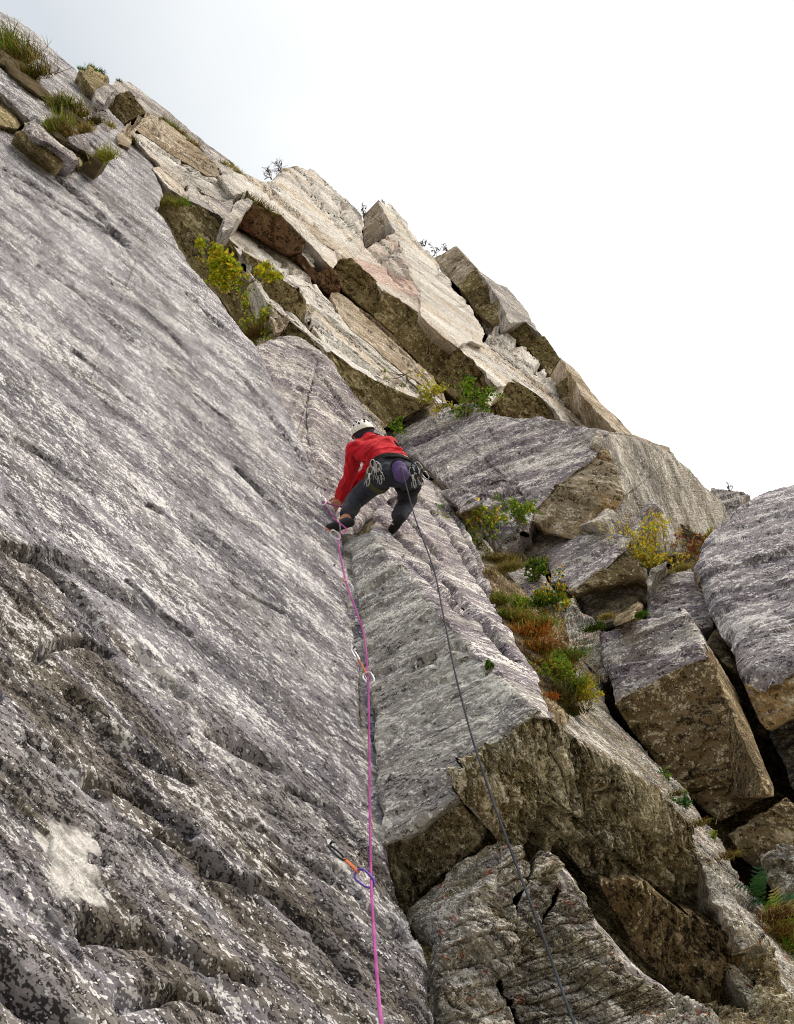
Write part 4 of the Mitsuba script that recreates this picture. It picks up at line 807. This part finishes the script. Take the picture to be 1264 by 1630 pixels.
# gully
bush('green leafy bush at the head of the gully', 785, 880, 105, {'green': 4, 'lime': 2, 'dark': 2, 'straw': 1}, density=1.6, D=11.0)
bush('yellowing shrub under the wedged block', 772, 842, 66, {'yellow': 2, 'olive': 3, 'green': 2, 'gold': 1}, density=.9, D=11.0)
bush('green bush against the foot of the huge boulder', 822, 832, 56, {'green': 4, 'lime': 1, 'olive': 2}, density=1.4, D=11.4)
for x, y, h, c, d, lb in [(775, 895, 34, {'brown': 3, 'olive': 3, 'dark': 2}, 10.7, 'dark grass below the green bush at the head of the gully'), (800, 895, 34, {'olive': 3, 'brown': 3, 'straw': 2}, 10.7, 'dry grass right of the dark grass at the gully head'), (766, 922, 34, {'brown': 4, 'olive': 3}, 9.9, 'brown grass on the edge beside the flat spotted slab'),
                          (800, 985, 46, {'olive': 4, 'straw': 2, 'green': 2}, 8.9, 'olive grass high on the gully edge'), (815, 1010, 42, {'straw': 3, 'olive': 3, 'rust': 1}, 8.8, 'pale grass left of the orange grass'), (805, 1035, 36, {'brown': 4, 'olive': 3}, 8.6, 'brown grass hanging over the arete side'),
                          (838, 1015, 56, {'rust': 4, 'gold': 3, 'straw': 3}, 8.7, 'bright orange grass, the upper of the gully'), (852, 1040, 58, {'rust': 4, 'gold': 2, 'brown': 3, 'olive': 2}, 8.5, 'rust orange grass, in the middle of the gully'), (868, 1075, 60, {'rust': 3, 'brown': 4, 'straw': 2, 'olive': 2}, 8.3, 'rust brown grass beside the round green bush'),
                          (862, 995, 40, {'olive': 3, 'green': 3, 'straw': 2}, 8.8, 'green grass behind the orange grass'), (885, 1120, 44, {'brown': 4, 'olive': 3, 'dark': 2}, 7.9, 'dark grass hanging below the round green bush'), (905, 1135, 40, {'dark': 3, 'brown': 3}, 7.9, 'dark grass at the lower end of the hanging garden'), (870, 1112, 26, {'rust': 4, 'gold': 1}, 7.7, 'orange dead leaves below the hanging garden'),
                          (945, 1000, 26, {'dark': 3, 'green': 2, 'brown': 2}, 9.4, 'dark grass in the cleft left of the wedge boulder'), (1020, 978, 16, {'dark': 2, 'green': 2}, 9.6, 'little green tuft right of the square block'), (965, 982, 18, {'straw': 3, 'olive': 2}, 10.2, 'straw grass under the square block')]:
    tuft('tuft of ' + lb, x, y, h, c, 1.1, 420, droop=.9, D=d)
for x, y, h, c, d, lb in [(790, 960, 40, {'olive': 3, 'green': 2, 'straw': 2}, 9.1, 'olive grass above the pale grass at the gully edge'), (830, 990, 44, {'straw': 3, 'olive': 3, 'gold': 1}, 8.9, 'straw grass just above the orange grass'), (845, 1070, 50, {'brown': 3, 'olive': 4, 'rust': 1}, 8.3, 'olive brown grass left of the rust brown grass'), (900, 1050, 46, {'green': 3, 'olive': 3, 'dark': 2}, 8.4, 'green grass behind the round green bush'),
                          (920, 1090, 40, {'olive': 3, 'straw': 2, 'green': 2}, 8.0, 'olive grass right under the round green bush'), (865, 960, 34, {'dark': 3, 'green': 3}, 9.3, 'dark green grass left under the mixed bush'), (812, 905, 34, {'olive': 3, 'straw': 3}, 10.5, 'pale grass at the right end of the gully head'), (1005, 985, 16, {'olive': 3, 'straw': 2}, 9.9, 'little olive grass at the right foot of the square block'), (1085, 905, 22, {'olive': 3, 'straw': 3}, 10.8, 'dry grass at the foot of the bright yellow bush')]:
    tuft('tuft of ' + lb, x, y, h, c, 1.1, 420, droop=.9, D=d)
bush('dark green bush left of the split flat topped block', 850, 922, 52, {'dark': 3, 'green': 2, 'olive': 2}, density=1.3, D=10.4)
bush('bush of mixed green and yellow leaves above the orange grass', 882, 975, 72, {'green': 3, 'gold': 2, 'yellow': 2, 'dark': 2}, density=1.6, D=9.3)
bush('small bright green plant left of the mixed bush', 832, 970, 36, {'lime': 3, 'green': 3}, density=1, D=9.3)
bush('round green bush hanging in the gully below the orange grass', 905, 1110, 100, {'green': 4, 'olive': 3, 'lime': 2, 'dark': 1}, density=2.2, D=7.9, leaf=5, lean=(0, -.5, 0))
bush('yellow green twig of leaves right of the round green bush', 938, 1112, 48, {'yellow': 2, 'lime': 3, 'gold': 1}, density=.9, D=7.9)
bush('bright yellow bush between the boulders on the right', 1055, 912, 120, {'yellow': 5, 'gold': 2, 'lime': 3}, density=1.6, D=11.3, shoots=12, leaf=5)
bush('reddish twiggy bush right of the bright yellow bush', 1100, 898, 70, {'gold': 2, 'red': 3, 'olive': 2}, density=.7, D=11.7)
bush('small green sprig left of the rounded boulder', 1132, 862, 24, {'lime': 2, 'green': 3}, density=1, D=11.8)
bush('dark little plant in a crack of the arete', 778, 1060, 22, {'dark': 3, 'green': 2}, density=1.2, leaf=4, D=float(np.linalg.norm(surf(778, 1060)[0] - CAM)) - .05)
for x, y, h, d, lb, n_, c in [(1062, 1240, 20, 7.6, 'highest green sprig', 2, {'blue': 2, 'green': 2, 'olive': 2}), (1092, 1284, 34, 7.35, 'largest green sprig', 4, {'blue': 3, 'green': 2}), (1136, 1336, 22, 7.2, 'lowest pale green sprig', 2, {'olive': 3, 'lime': 1, 'green': 1})]:
    bush(lb + ' in the dark crack beside the wedge boulder', x, y, h, c, density=.8, leaf=4, D=d, shoots=n_)
for x, y, h, d, lb in [(1078, 1262, 26, 7.5, 'upper tuft of brown grass'), (1112, 1310, 30, 7.3, 'middle tuft of dead grass'), (1158, 1362, 34, 7.1, 'lower tuft of dark grass')]:
    tuft(lb + ' in the crack beside the wedge boulder', x, y, h, {'brown': 4, 'olive': 2, 'straw': 1}, 1.0, 160, droop=.8, D=d)
fern('blue green fern in the gully mouth, the upper left one', 1180, 1440, 62, {'blue': 5, 'dark': 2}, D=7.3)
fern('blue green fern in the gully mouth, right of the first', 1215, 1452, 70, {'blue': 4, 'dark': 3}, D=7.3)
fern('yellowing fern at the right edge of the gully mouth', 1248, 1478, 70, {'olive': 3, 'green': 2, 'straw': 1}, D=7.3)
for x, y, h, c, lb in [(1225, 1500, 60, {'brown': 4, 'olive': 3, 'rust': 1}, 'brown grass under the ferns'), (1255, 1520, 60, {'olive': 4, 'green': 3, 'straw': 2}, 'green grass under the ferns at the picture edge'), (1232, 1550, 64, {'olive': 3, 'green': 3, 'brown': 3}, 'mixed grass in the gully mouth, upper'), (1258, 1580, 64, {'green': 3, 'olive': 3, 'brown': 2}, 'mixed grass in the gully mouth at the picture edge'), (1250, 1625, 64, {'brown': 3, 'olive': 4}, 'mixed grass lowest in the gully mouth'), (1285, 1560, 70, {'brown': 3, 'olive': 4, 'green': 2}, 'grass just outside the right picture edge'), (1240, 1455, 40, {'brown': 5, 'straw': 2}, 'dead grass between the ferns')]:
    tuft('tuft of ' + lb, x, y, h, c, 1.4, 420, droop=.6, D=7.0)
for x, y, h, lb in [(432, 286, 30, 'left of the first summit block, the lower one'), (447, 274, 38, 'left of the first summit block, the taller one'), (580, 340, 22, 'in the notch left of the second summit block'), (612, 325, 14, 'on the tip of the second summit block'), (676, 392, 20, 'in the notch left of the third summit block'), (692, 406, 26, 'in the notch beside the third summit block'), (712, 400, 20, 'on the edge of the third summit block')]:
    bare('leafless shrub ' + lb, x, y, h, float(np.linalg.norm(hit(B, x, y, .4) - CAM)))
bare('leafless shrub on the far rock knoll in the notch of the skyline', 1162, 782, 20, 23.5)
# ---------------------------------------------------------------- ropes, draws and the climber
def simple(name, rgb, rough=0.6, **kw):
    scene[name] = {'type': 'principled', 'base_color': {'type': 'rgb', 'value': lin(*rgb)}, 'roughness': rough, **kw}


def woven(name, c1, c2, f, rough=0.85, wear=0.0):
    def fn(p, n, uv):
        a = noise(p.x * f, p.y * f, p.z * f)
        b = fbm(p.x * 9, p.y * 9, p.z * 9, octaves=3)
        return mix(c1, c2, 0.5 * a + 0.5 * smoothstep(0.35, 0.65, b))
    scene[name] = {'type': 'principled', 'base_color': mikit.proc(fn), 'roughness': rough, 'sheen': 0.3}


woven('m_rope_pink', lin(142, 44, 124), lin(188, 96, 166), 500)
woven('m_rope_dark', lin(24, 29, 38), lin(54, 61, 75), 500)
woven('m_red', lin(172, 8, 26), lin(222, 24, 46), 160)
woven('m_trouser', lin(34, 36, 45), lin(64, 68, 82), 200)
woven('m_black', lin(20, 20, 24), lin(42, 42, 48), 300)
woven('m_purple', lin(62, 46, 98), lin(98, 78, 134), 200)
woven('m_olive', lin(62, 62, 42), lin(92, 92, 66), 200)
woven('m_orange', lin(186, 82, 44), lin(206, 122, 78), 400)
woven('m_whiteweb', lin(206, 200, 196), lin(232, 228, 224), 400)
woven('m_skin', lin(172, 112, 86), lin(196, 138, 110), 60, 0.55)
woven('m_hair', lin(34, 28, 40), lin(58, 48, 66), 300)
simple('m_shell', (240, 238, 230), 0.35, clearcoat=0.4)
simple('m_vent', (24, 24, 28), 0.8)
scene['m_alu'] = {'type': 'principled', 'base_color': {'type': 'rgb', 'value': lin(172, 174, 178)}, 'metallic': 0.9, 'roughness': 0.32}
scene['m_alu_bright'] = {'type': 'principled', 'base_color': {'type': 'rgb', 'value': lin(228, 228, 232)}, 'metallic': 0.6, 'roughness': 0.35}
scene['m_alu_blue'] = {'type': 'principled', 'base_color': {'type': 'rgb', 'value': lin(120, 100, 190)}, 'metallic': 0.9, 'roughness': 0.3}
scene['m_alu_dark'] = {'type': 'principled', 'base_color': {'type': 'rgb', 'value': lin(60, 62, 70)}, 'metallic': 0.9, 'roughness': 0.35}


def carabiner_mesh(c, axis, side, L=0.105, Wd=0.06, r=0.0052):
    axis = unit(axis); side = unit(side - axis * (side @ axis))
    prof = [(0, .5), (.30, .46), (.46, .30), (.44, .05), (.36, -.28), (.16, -.47), (-.06, -.5), (-.30, -.40), (-.42, -.2), (-.44, .1), (-.42, .32), (-.26, .46)]
    loop = spline([c + axis * (b * L) + side * (a * Wd) for a, b in prof + prof[:1]], 4)[:-1]
    return tube(loop, r, 8, closed=True)


def sling_mesh(a, b, n, w=0.024, t=0.005):
    d = unit(b - a); s = unit(np.cross(d, n)); n = unit(np.cross(s, d))
    rows = []
    k = 7
    for i in range(k):
        p = a + (b - a) * i / (k - 1)
        ww = w * (0.5 if 0 < i < k - 1 else 0.36)
        bow = n * 0.004 * math.sin(math.pi * i / (k - 1))
        rows += [p + bow - s * ww - n * t / 2, p + bow + s * ww - n * t / 2, p + bow + s * ww + n * t / 2, p + bow - s * ww + n * t / 2]
    f = []
    for i in range(k - 1):
        for j in range(4):
            A_, B_ = i * 4 + j, i * 4 + (j + 1) % 4
            f += [[A_, B_, B_ + 4], [A_, B_ + 4, A_ + 4]]
    f += [[0, 2, 1], [0, 3, 2], [k * 4 - 4, k * 4 - 3, k * 4 - 2], [k * 4 - 4, k * 4 - 2, k * 4 - 1]]
    return trimesh.Trimesh(np.array(rows), np.array(f), process=False)


def quickdraw(label, p0, p1, n, sling, m0='m_alu', m1='m_alu', scale=1.0, web=.016):
    """from the upper carabiner's far end p0 to the lower one's p1"""
    root = thing('quickdraw', label, 'quickdraw')
    d = unit(p1 - p0); s = unit(np.cross(d, n))
    L = 0.10 * scale
    part(root, 'carabiner', carabiner_mesh(p0 + d * L / 2, d, s + 0.25 * n, L, .6 * L), m0)
    part(root, 'carabiner', carabiner_mesh(p1 - d * L / 2, -d, s * 0.6 - 0.8 * n, L, .6 * L), m1)
    part(root, 'sling', sling_mesh(p0 + d * (L - 0.012), p1 - d * (L - 0.012), n, web), sling, smooth=30)
    for c in (p0 + d * L / 2, p1 - d * L / 2):
        part(root, 'gate', tube([c + s * 0.024 - d * 0.02, c + s * 0.026 + d * 0.028], 0.0032, 6), 'm_alu')
    return root


def hanger(label, p, n):
    root = thing('bolt_hanger', label, 'bolt hanger')
    x = unit(np.cross(n, WUP)); y = np.cross(n, x)
    ring = [(math.cos(a), math.sin(a)) for a in np.linspace(0, 2 * math.pi, 14, endpoint=False)]
    plate = [p + n * 0.012 + 0.019 * a * x + (0.030 if b < 0 else 0.02) * b * y for a, b in ring]
    back = [q - n * 0.006 for q in plate]
    k = len(plate)
    f = [[0, i, i + 1] for i in range(1, k - 1)] + [[k, k + i + 1, k + i] for i in range(1, k - 1)] + [[i, k + i, (i + 1) % k] for i in range(k)] + [[(i + 1) % k, k + i, k + (i + 1) % k] for i in range(k)]
    part(root, 'plate', trimesh.Trimesh(np.array(plate + back), np.array(f), process=False), 'm_alu', smooth=30)
    part(root, 'bolt', tube([p, p + n * 0.03], 0.006, 6), 'm_alu_dark', smooth=30)


sA = lambda x, y, o=0.0: hit(A, x, y, o)
dA_ = lambda x, y: float(np.linalg.norm(hit(A, x, y) - CAM))
N = A[1]
PINK = [at(592, 768, 9.15), at(570, 795, 9.15), at(547, 806, 9.02), at(527, 803, 8.98), sA(514, 799, .19), at(522, 812, 8.75), at(536, 829, 8.62), at(551, 842, 8.42), at(545, 849, 8.28), at(539, 855, 8.2), at(541, 880, 7.9), at(552, 930, 7.4), at(568, 975, 7.0), at(580, 1015, 6.72), at(586, 1080, 6.28), at(588, 1200, 5.75), at(589, 1300, 5.25), at(591, 1406, 4.85), at(597, 1510, 4.1), at(607, 1630, 3.5), at(630, 1800, 2.9), np.array([0.75, 1.7, 0.15]), np.array([0.9, 1.3, -0.1])]
DARK = [at(637, 740, 8.72), at(641, 752, 8.55), at(649, 782, 8.35), at(662, 828, 7.95), at(690, 905, 7.2), at(705, 975, 6.55), at(722, 1060, 5.85), at(742, 1140, 5.35), at(762, 1208, 5.0), at(790, 1290, 4.7), at(825, 1385, 4.4), at(868, 1500, 4.05), at(915, 1632, 3.7), at(985, 1800, 3.1), np.array([1.5, 1.9, 0.1]), np.array([1.7, 1.5, -0.1])]
for pts, mat, lb, r in ((PINK, 'm_rope_pink', 'pink climbing rope running down through the quickdraws', .0064), (DARK, 'm_rope_dark', 'dark blue grey rope hanging from the back of the climber', .0052)):
    k = thing('climbing_rope', lb, 'rope')
    scene[k] = mikit.ply(tube(spline(pts, 14), r, 10), mat, smooth=True)
for a, b, d1, sl, m0, m1, lb in [((524, 1346), (594, 1411), 4.86, 'm_orange', 'm_alu_dark', 'm_alu_blue', 'orange quickdraw lowest on the pink rope'), ((561, 1034), (592, 1088), 6.46, 'm_orange', 'm_alu_bright', 'm_alu_bright', 'orange quickdraw second from the bottom on the pink rope'),
                             ((530, 903), (560, 942), 7.56, 'm_orange', 'm_alu_bright', 'm_alu_bright', 'quickdraw in the corner below the climber, third from the bottom'), ((500, 828), (541, 857), 8.36, 'm_orange', 'm_alu_bright', 'm_alu_bright', 'orange quickdraw with a white carabiner under the climber\'s left foot'), ((503, 779), (516, 803), None, 'm_whiteweb', 'm_alu_bright', 'm_alu_bright', 'highest quickdraw beside the climber\'s left hand')]:
    p0 = sA(*a, .13 if d1 == 4.86 else .21); p1 = sA(*b, .2) if d1 is None else at(*b, d1 if d1 == 4.86 else d1 - .22)
    quickdraw(lb, p0, p1, N, sl, m0, m1, web=.022 if d1 == 4.86 else .013)
    hanger('steel bolt hanger of the ' + lb, sA(a[0], a[1], .085 if d1 == 4.86 else .165), N)

# ---- the climber
ball = lambda p, r, k=20: Manifold.sphere(r, k).translate([float(c) for c in p])
hull = lambda *b: Manifold.batch_hull(list(b))


def melt(parts, length=0.016, it=8):
    m = Manifold.batch_boolean(parts, OpType.Add)
    m = m.refine_to_length(length).to_mesh()
    t = trimesh.Trimesh(m.vert_properties[:, :3], m.tri_verts, process=True)
    trimesh.smoothing.filter_taubin(t, iterations=it)
    return t


def crumple(t, amp, k, seed):
    v = np.array(t.vertices); n = np.array(t.vertex_normals)
    w = meshkit.fbm(v * k + seed, 3, seed)
    fold = 1 - np.abs(2 * w - 1)
    return trimesh.Trimesh(v + n * (amp * 2 * (fold - 0.75))[:, None], t.faces, process=False)


J = {k: at(*q) for k, q in dict(hipL=(614, 754, 8.9), hipR=(650, 757, 8.9), kneeL=(567, 794, 9.2), ankL=(551, 823, 8.88), kneeR=(648, 800, 9.2), ankR=(635, 822, 8.92), waist=(624, 737, 9.0), chest=(603, 718, 9.16), neck=(590, 703, 9.3), head=(578, 689, 9.42),
                                shL=(565, 716, 9.22), shR=(619, 709, 9.32), elL=(556, 757, 9.40), wrL=(541, 793, 9.46), elR=(585, 749, 9.5), wrR=(557, 786, 9.5), toeL=(524, 840, 8.72), heelL=(558, 832, 8.76), toeR=(623, 845, 8.98), heelR=(639, 824, 8.84)).items()}
ax = unit(J['hipR'] - J['hipL']); spine = unit(J['neck'] - J['waist']); backn = unit(np.cross(ax, spine)); backn = backn if backn @ (CAM - J['chest']) > 0 else -backn
ax2 = unit(J['shR'] - J['shL'])


def hand(wrist, target, palm_n, right):
    """palm, four curled fingers and a thumb"""
    d = unit(target - wrist); s = unit(np.cross(d, palm_n)); up = unit(np.cross(s, d))
    kn = [wrist + d * 0.085 + s * o for o in (-0.030, -0.010, 0.011, 0.031)]
    out = [hull(ball(wrist, .025, 14), ball(kn[0], .012, 12), ball(kn[3], .011, 12), ball(wrist + d * .045 + up * .008, .018, 12))]
    for o, base, L in zip((-.5, -.15, .2, .55), kn, (.040, .046, .043, .033)):
        d1_ = unit(d + 0.12 * o * s - 0.45 * up); d2_ = unit(d - 1.2 * up); d3_ = unit(0.3 * d - up)
        a = base; b = a + d1_ * L; c = b + d2_ * L * .65; e = c + d3_ * L * .5
        out += [hull(ball(a, .0105, 10), ball(b, .0095, 10)), hull(ball(b, .0095, 10), ball(c, .0085, 10)), hull(ball(c, .0085, 10), ball(e, .0075, 10))]
    t0 = wrist + d * .03 + s * (-.024 if right else .024); sg = -1 if right else 1
    t1 = t0 + unit(d * .6 + s * sg - up * .3) * .036; t2 = t1 + unit(d + s * sg * .3 - up * .5) * .03
    return out + [hull(ball(t0, .013, 10), ball(t1, .0105, 10)), hull(ball(t1, .0105, 10), ball(t2, .0085, 10))]


hup = unit(J['head'] - J['neck']); hup = unit(hup * 0.6 + UPV * 0.55 - RGT * 0.12); face = unit(FWD - hup * (FWD @ hup) - RGT * .25); hs = unit(np.cross(hup, face))
hc = J['head']
body = [hull(ball(J['shL'], .055), ball(J['shR'], .055), ball(J['chest'] - ax2 * .07, .085), ball(J['chest'] + ax2 * .07, .085)), hull(ball(J['chest'] - ax2 * .07, .085), ball(J['chest'] + ax2 * .07, .085), ball(J['waist'] - ax * .06, .078), ball(J['waist'] + ax * .06, .078)),
        hull(ball(J['waist'] - ax * .06, .078), ball(J['waist'] + ax * .06, .078), ball(J['hipL'], .088), ball(J['hipR'], .088)), hull(ball(J['neck'], .052), ball(hc - hup * .05, .05)),
        hull(ball(hc + hup * .02 - face * .012, .088), ball(hc - hup * .04 + face * .03, .058), ball(hc - hup * .085 + face * .05, .026)),
        hull(ball(hc + face * .085 - hup * .005, .010, 10), ball(hc + face * .098 - hup * .035, .012, 10), ball(hc + face * .07 - hup * .04, .012, 10)),
        hull(ball(hc + hs * .084 - hup * .01, .016, 10), ball(hc + hs * .080 - hup * .045, .011, 10)), hull(ball(hc - hs * .084 - hup * .01, .016, 10), ball(hc - hs * .080 - hup * .045, .011, 10))]
for s_ in ('L', 'R'):
    body += [hull(ball(J['sh' + s_], .050), ball(J['el' + s_], .040)), hull(ball(J['el' + s_], .040), ball(J['wr' + s_], .027)), hull(ball(J['hip' + s_], .088), ball(J['knee' + s_], .056)), hull(ball(J['knee' + s_], .056), ball(J['knee' + s_] * .62 + J['ank' + s_] * .38 + backn * .01, .054), ball(J['ank' + s_], .036)),
             hull(ball(J['ank' + s_], .036), ball(J['heel' + s_], .024), ball(J['toe' + s_] * .85 + J['heel' + s_] * .15, .014))]
body += hand(J['wrL'], at(531, 808, 9.40), unit(CAM - J['wrL']), False) + hand(J['wrR'], at(543, 800, 9.5), unit(CAM - J['wrR']), True)
P_ = thing('person', 'climber in a red jumper and white helmet, crouched in the corner seen from below', 'person')
part(P_, 'body', melt(body, .010, 6), 'm_skin')
# jumper
g = .013
sleeve = lambda s_: [hull(ball(J['sh' + s_], .056 + g), ball(J['el' + s_], .044 + g)), hull(ball(J['el' + s_], .044 + g), ball(J['wr' + s_] * .94 + J['el' + s_] * .06, .030 + g))]
hemL, hemR = J['waist'] - ax * .075 - spine * .02, J['waist'] + ax * .075 - spine * .02
jumper = [hull(ball(J['shL'], .058 + g), ball(J['shR'], .058 + g), ball(J['chest'] - ax2 * .075, .088 + g), ball(J['chest'] + ax2 * .075, .088 + g), ball(J['neck'] - spine * .03, .05 + g)), hull(ball(J['chest'] - ax2 * .075, .088 + g), ball(J['chest'] + ax2 * .075, .088 + g), ball(hemL + spine * .03, .082 + g), ball(hemR + spine * .03, .082 + g)), hull(ball(J['neck'] - spine * .02, .056 + g), ball(J['neck'] + hup * .018, .052 + g))] + sleeve('L') + sleeve('R')
jm = crumple(melt(jumper, .010, 8), .010, 8, 3)
jv = np.array(jm.vertices); q_ = np.stack([jv @ spine * 15 + 3 * meshkit.fbm(jv * 5, 2, 3), jv @ ax * 3.5, jv @ backn * 3.5], 1)      # folds across the back and round the sleeves
fold_ = (1 - np.abs(2 * meshkit.fbm(q_, 3, 12) - 1)) ** 3
part(P_, 'jumper', trimesh.Trimesh(jv + np.array(jm.vertex_normals) * (0.026 * (fold_ - 0.45))[:, None], jm.faces, process=False), 'm_red')
tr = [hull(ball(J['waist'] - ax * .062 - spine * .01, .080 + g), ball(J['waist'] + ax * .062 - spine * .01, .080 + g), ball(J['hipL'], .096 + g), ball(J['hipR'], .096 + g)), hull(ball(J['hipL'] + backn * .02 - spine * .02, .085 + g), ball(J['hipR'] + backn * .02 - spine * .02, .085 + g), ball((J['hipL'] + J['hipR']) / 2 - spine * .03, .08 + g))]
for s_, e in (('L', .86), ('R', .95)):
    cf = J['knee' + s_] * (1 - e) + J['ank' + s_] * e
    tr += [hull(ball(J['hip' + s_], .094 + g), ball(J['knee' + s_], .066 + g)), hull(ball(J['knee' + s_], .066 + g), ball(cf, .050 + g))]
part(P_, 'trousers', crumple(melt(tr, .011, 10), .018, 7, 5), 'm_trouser')
# harness
ringpts = lambda c, a, b, ra, rb, n=28: [c + a * ra * math.cos(t) + b * rb * math.sin(t) for t in np.linspace(0, 2 * math.pi, n, endpoint=False)]
bl = (J['waist'] * .62 + (J['hipL'] + J['hipR']) / 2 * .38)
part(P_, 'harness', trimesh.util.concatenate([tube(ringpts(bl + spine * o, ax, backn, .182, .118), .0125, 8, closed=True) for o in (-.02, 0, .02)]), 'm_black', label='black waist belt of the climbing harness')
for s_ in ('L', 'R'):
    d = unit(J['knee' + s_] - J['hip' + s_]); c = J['hip' + s_] + d * .12; a = unit(np.cross(d, ax + .3 * spine)); b = np.cross(d, a)
    part(P_, 'leg_loop', trimesh.util.concatenate([tube(ringpts(c + d * o, a, b, .110, .110), .010, 8, closed=True) for o in (-.018, 0, .018)]), 'm_olive' if s_ == 'L' else 'm_black')
part(P_, 'waistband', tube(ringpts(J['waist'] - spine * .035, ax, backn, .166, .104), .012, 8, closed=True), 'm_whiteweb')
# helmet: a dome with a rim and vents
def dome(c, rx, ry, rz, lo, n=26, k=40):
    V = []
    for i in range(n + 1):
        th = lo * i / n
        for j in range(k):
            ph = 2 * math.pi * j / k
            rr = 1.0 + 0.012 * math.cos(6 * ph) * math.sin(th) ** 2
            drop = 0.10 * math.cos(ph) * (i / n) ** 3
            V.append(c + hs * (rx * rr * math.sin(th) * math.sin(ph)) - face * (ry * rr * math.sin(th) * math.cos(ph)) + hup * (rz * (math.cos(th) - drop)))
    idx = np.arange((n + 1) * k).reshape(n + 1, k); r2 = np.roll(idx, -1, 1)
    q = np.stack([idx[:-1], idx[1:], r2[1:], r2[:-1]], -1).reshape(-1, 4)
    return np.array(V), q, idx[-1]


hv, hq, rim = dome(hc + hup * .012, .105, .122, .112, math.radians(98))
h_ = part(P_, 'helmet', trimesh.Trimesh(hv, np.vstack([hq[:, [0, 1, 2]], hq[:, [0, 2, 3]]]), process=False), {'type': 'twosided', 'bsdf': {'type': 'ref', 'id': 'm_shell'}}, label='white climbing helmet with dark vents')
part(h_, 'rim', tube(hv[rim], .0055, 8, closed=True), 'm_olive')
for a0, th0 in ((-.5, .80), (0.0, .72), (.5, .80), (-.85, 1.05), (.85, 1.05), (-.28, 1.15), (.28, 1.15)):
    vp = []
    for t in np.linspace(-.12, .12, 5):
        th, ph = th0 + t, a0
        vp.append(hc + hup * .012 + hs * (.105 * math.sin(th) * math.sin(ph)) - face * (.122 * math.sin(th) * math.cos(ph)) + hup * (.112 * math.cos(th)))
    part(h_, 'vent', tube(np.array(vp), [.004, .008, .009, .008, .004], 6), 'm_vent')
part(P_, 'hair', melt([hull(ball(hc - face * .02 - hup * .01, .094), ball(hc - face * .045 - hup * .06, .055)), hull(ball(hc - face * .05 - hup * .06, .045), ball(J['neck'] + backn * .03 + hup * .03, .03))], .010, 4), 'm_hair')
part(P_, 'scarf', tube(ringpts(J['neck'] + hup * .03, hs, face, .064, .062, 20), .014, 8, closed=True), 'm_purple')
for s_, col in (('L', .0), ('R', .0)):
    A0, A1, A2 = J['heel' + s_], J['toe' + s_], J['ank' + s_]
    d = unit(A1 - A0); mid = A0 * .45 + A1 * .55; outw = unit(A2 - A0)
    sh_ = part(P_, 'shoe', melt([hull(ball(A0, .036), ball(mid, .043), ball(A0 + outw * .04 + d * .02, .038)), hull(ball(mid, .045), ball(A1, .033))], .008, 5), 'm_black')
    part(sh_, 'strap', tube(ringpts(mid + outw * .004, unit(np.cross(d, outw)), outw, .047, .047, 18), .006, 6, closed=True), 'm_whiteweb')
# chalk bag and gear hanging on the harness
cb = at(637, 750, 8.72); cd = unit(-WUP * .8 - spine * .3)
k = thing('chalk_bag', 'purple chalk bag at the back of the climber\'s harness', 'chalk bag')
part(k, 'pouch', crumple(melt([hull(ball(cb - cd * .045, .062), ball(cb + cd * .05, .064))], .010, 6), .006, 14, 9), 'm_purple')
xx = unit(np.cross(cd, FWD)); yy = np.cross(cd, xx)
part(k, 'rim', tube(ringpts(cb - cd * .085, xx, yy, .055, .055, 20), .010, 8, closed=True), 'm_black')
part(k, 'strap', tube(spline([cb - cd * .09 - xx * .06, cb - cd * .12, cb - cd * .09 + xx * .06], 6), .006, 6), 'm_orange')
gy_ = rng
for i, (x, y, D, dx, dy, sl, m) in enumerate([(592, 732, 8.86, 8, 30, 'm_whiteweb', 'm_alu'), (597, 735, 8.82, 14, 27, 'm_whiteweb', 'm_alu'), (602, 738, 8.80, 4, 30, 'm_black', 'm_alu'), (590, 742, 8.84, -4, 26, 'm_whiteweb', 'm_alu'),
                                          (656, 738, 8.74, 20, 34, 'm_black', 'm_alu_dark'), (660, 742, 8.76, 12, 28, 'm_orange', 'm_alu'), (654, 744, 8.74, 8, 36, 'm_whiteweb', 'm_alu'), (662, 736, 8.80, 18, 24, 'm_black', 'm_alu')]):
    p0 = at(x, y, D); dr_ = unit(at(x + dx, y + dy, D - .05) - p0)
    side_ = 'left' if i < 4 else 'right'
    nm = ['first', 'second', 'third', 'fourth'][i % 4]
    quickdraw(f'{nm} quickdraw of the bunch hanging at the climber\'s {side_} hip', p0, p0 + dr_ * .18, unit(CAM - p0 + rng.normal(size=3) * 1.5), sl, m, m, scale=.74)
k = thing('shoulder_sling', 'dark runner slung over the climber\'s right shoulder', 'sling')
scene[k] = mikit.ply(tube(spline([J['neck'] + ax2 * .03 + spine * .03 + backn * .07, J['shR'] - ax2 * .03 + backn * .075, J['chest'] + ax2 * .15 + backn * .065, J['waist'] + ax * .13 + backn * .08, bl + ax * .15 + backn * .09], 8), .010, 8), 'm_black', smooth=True)
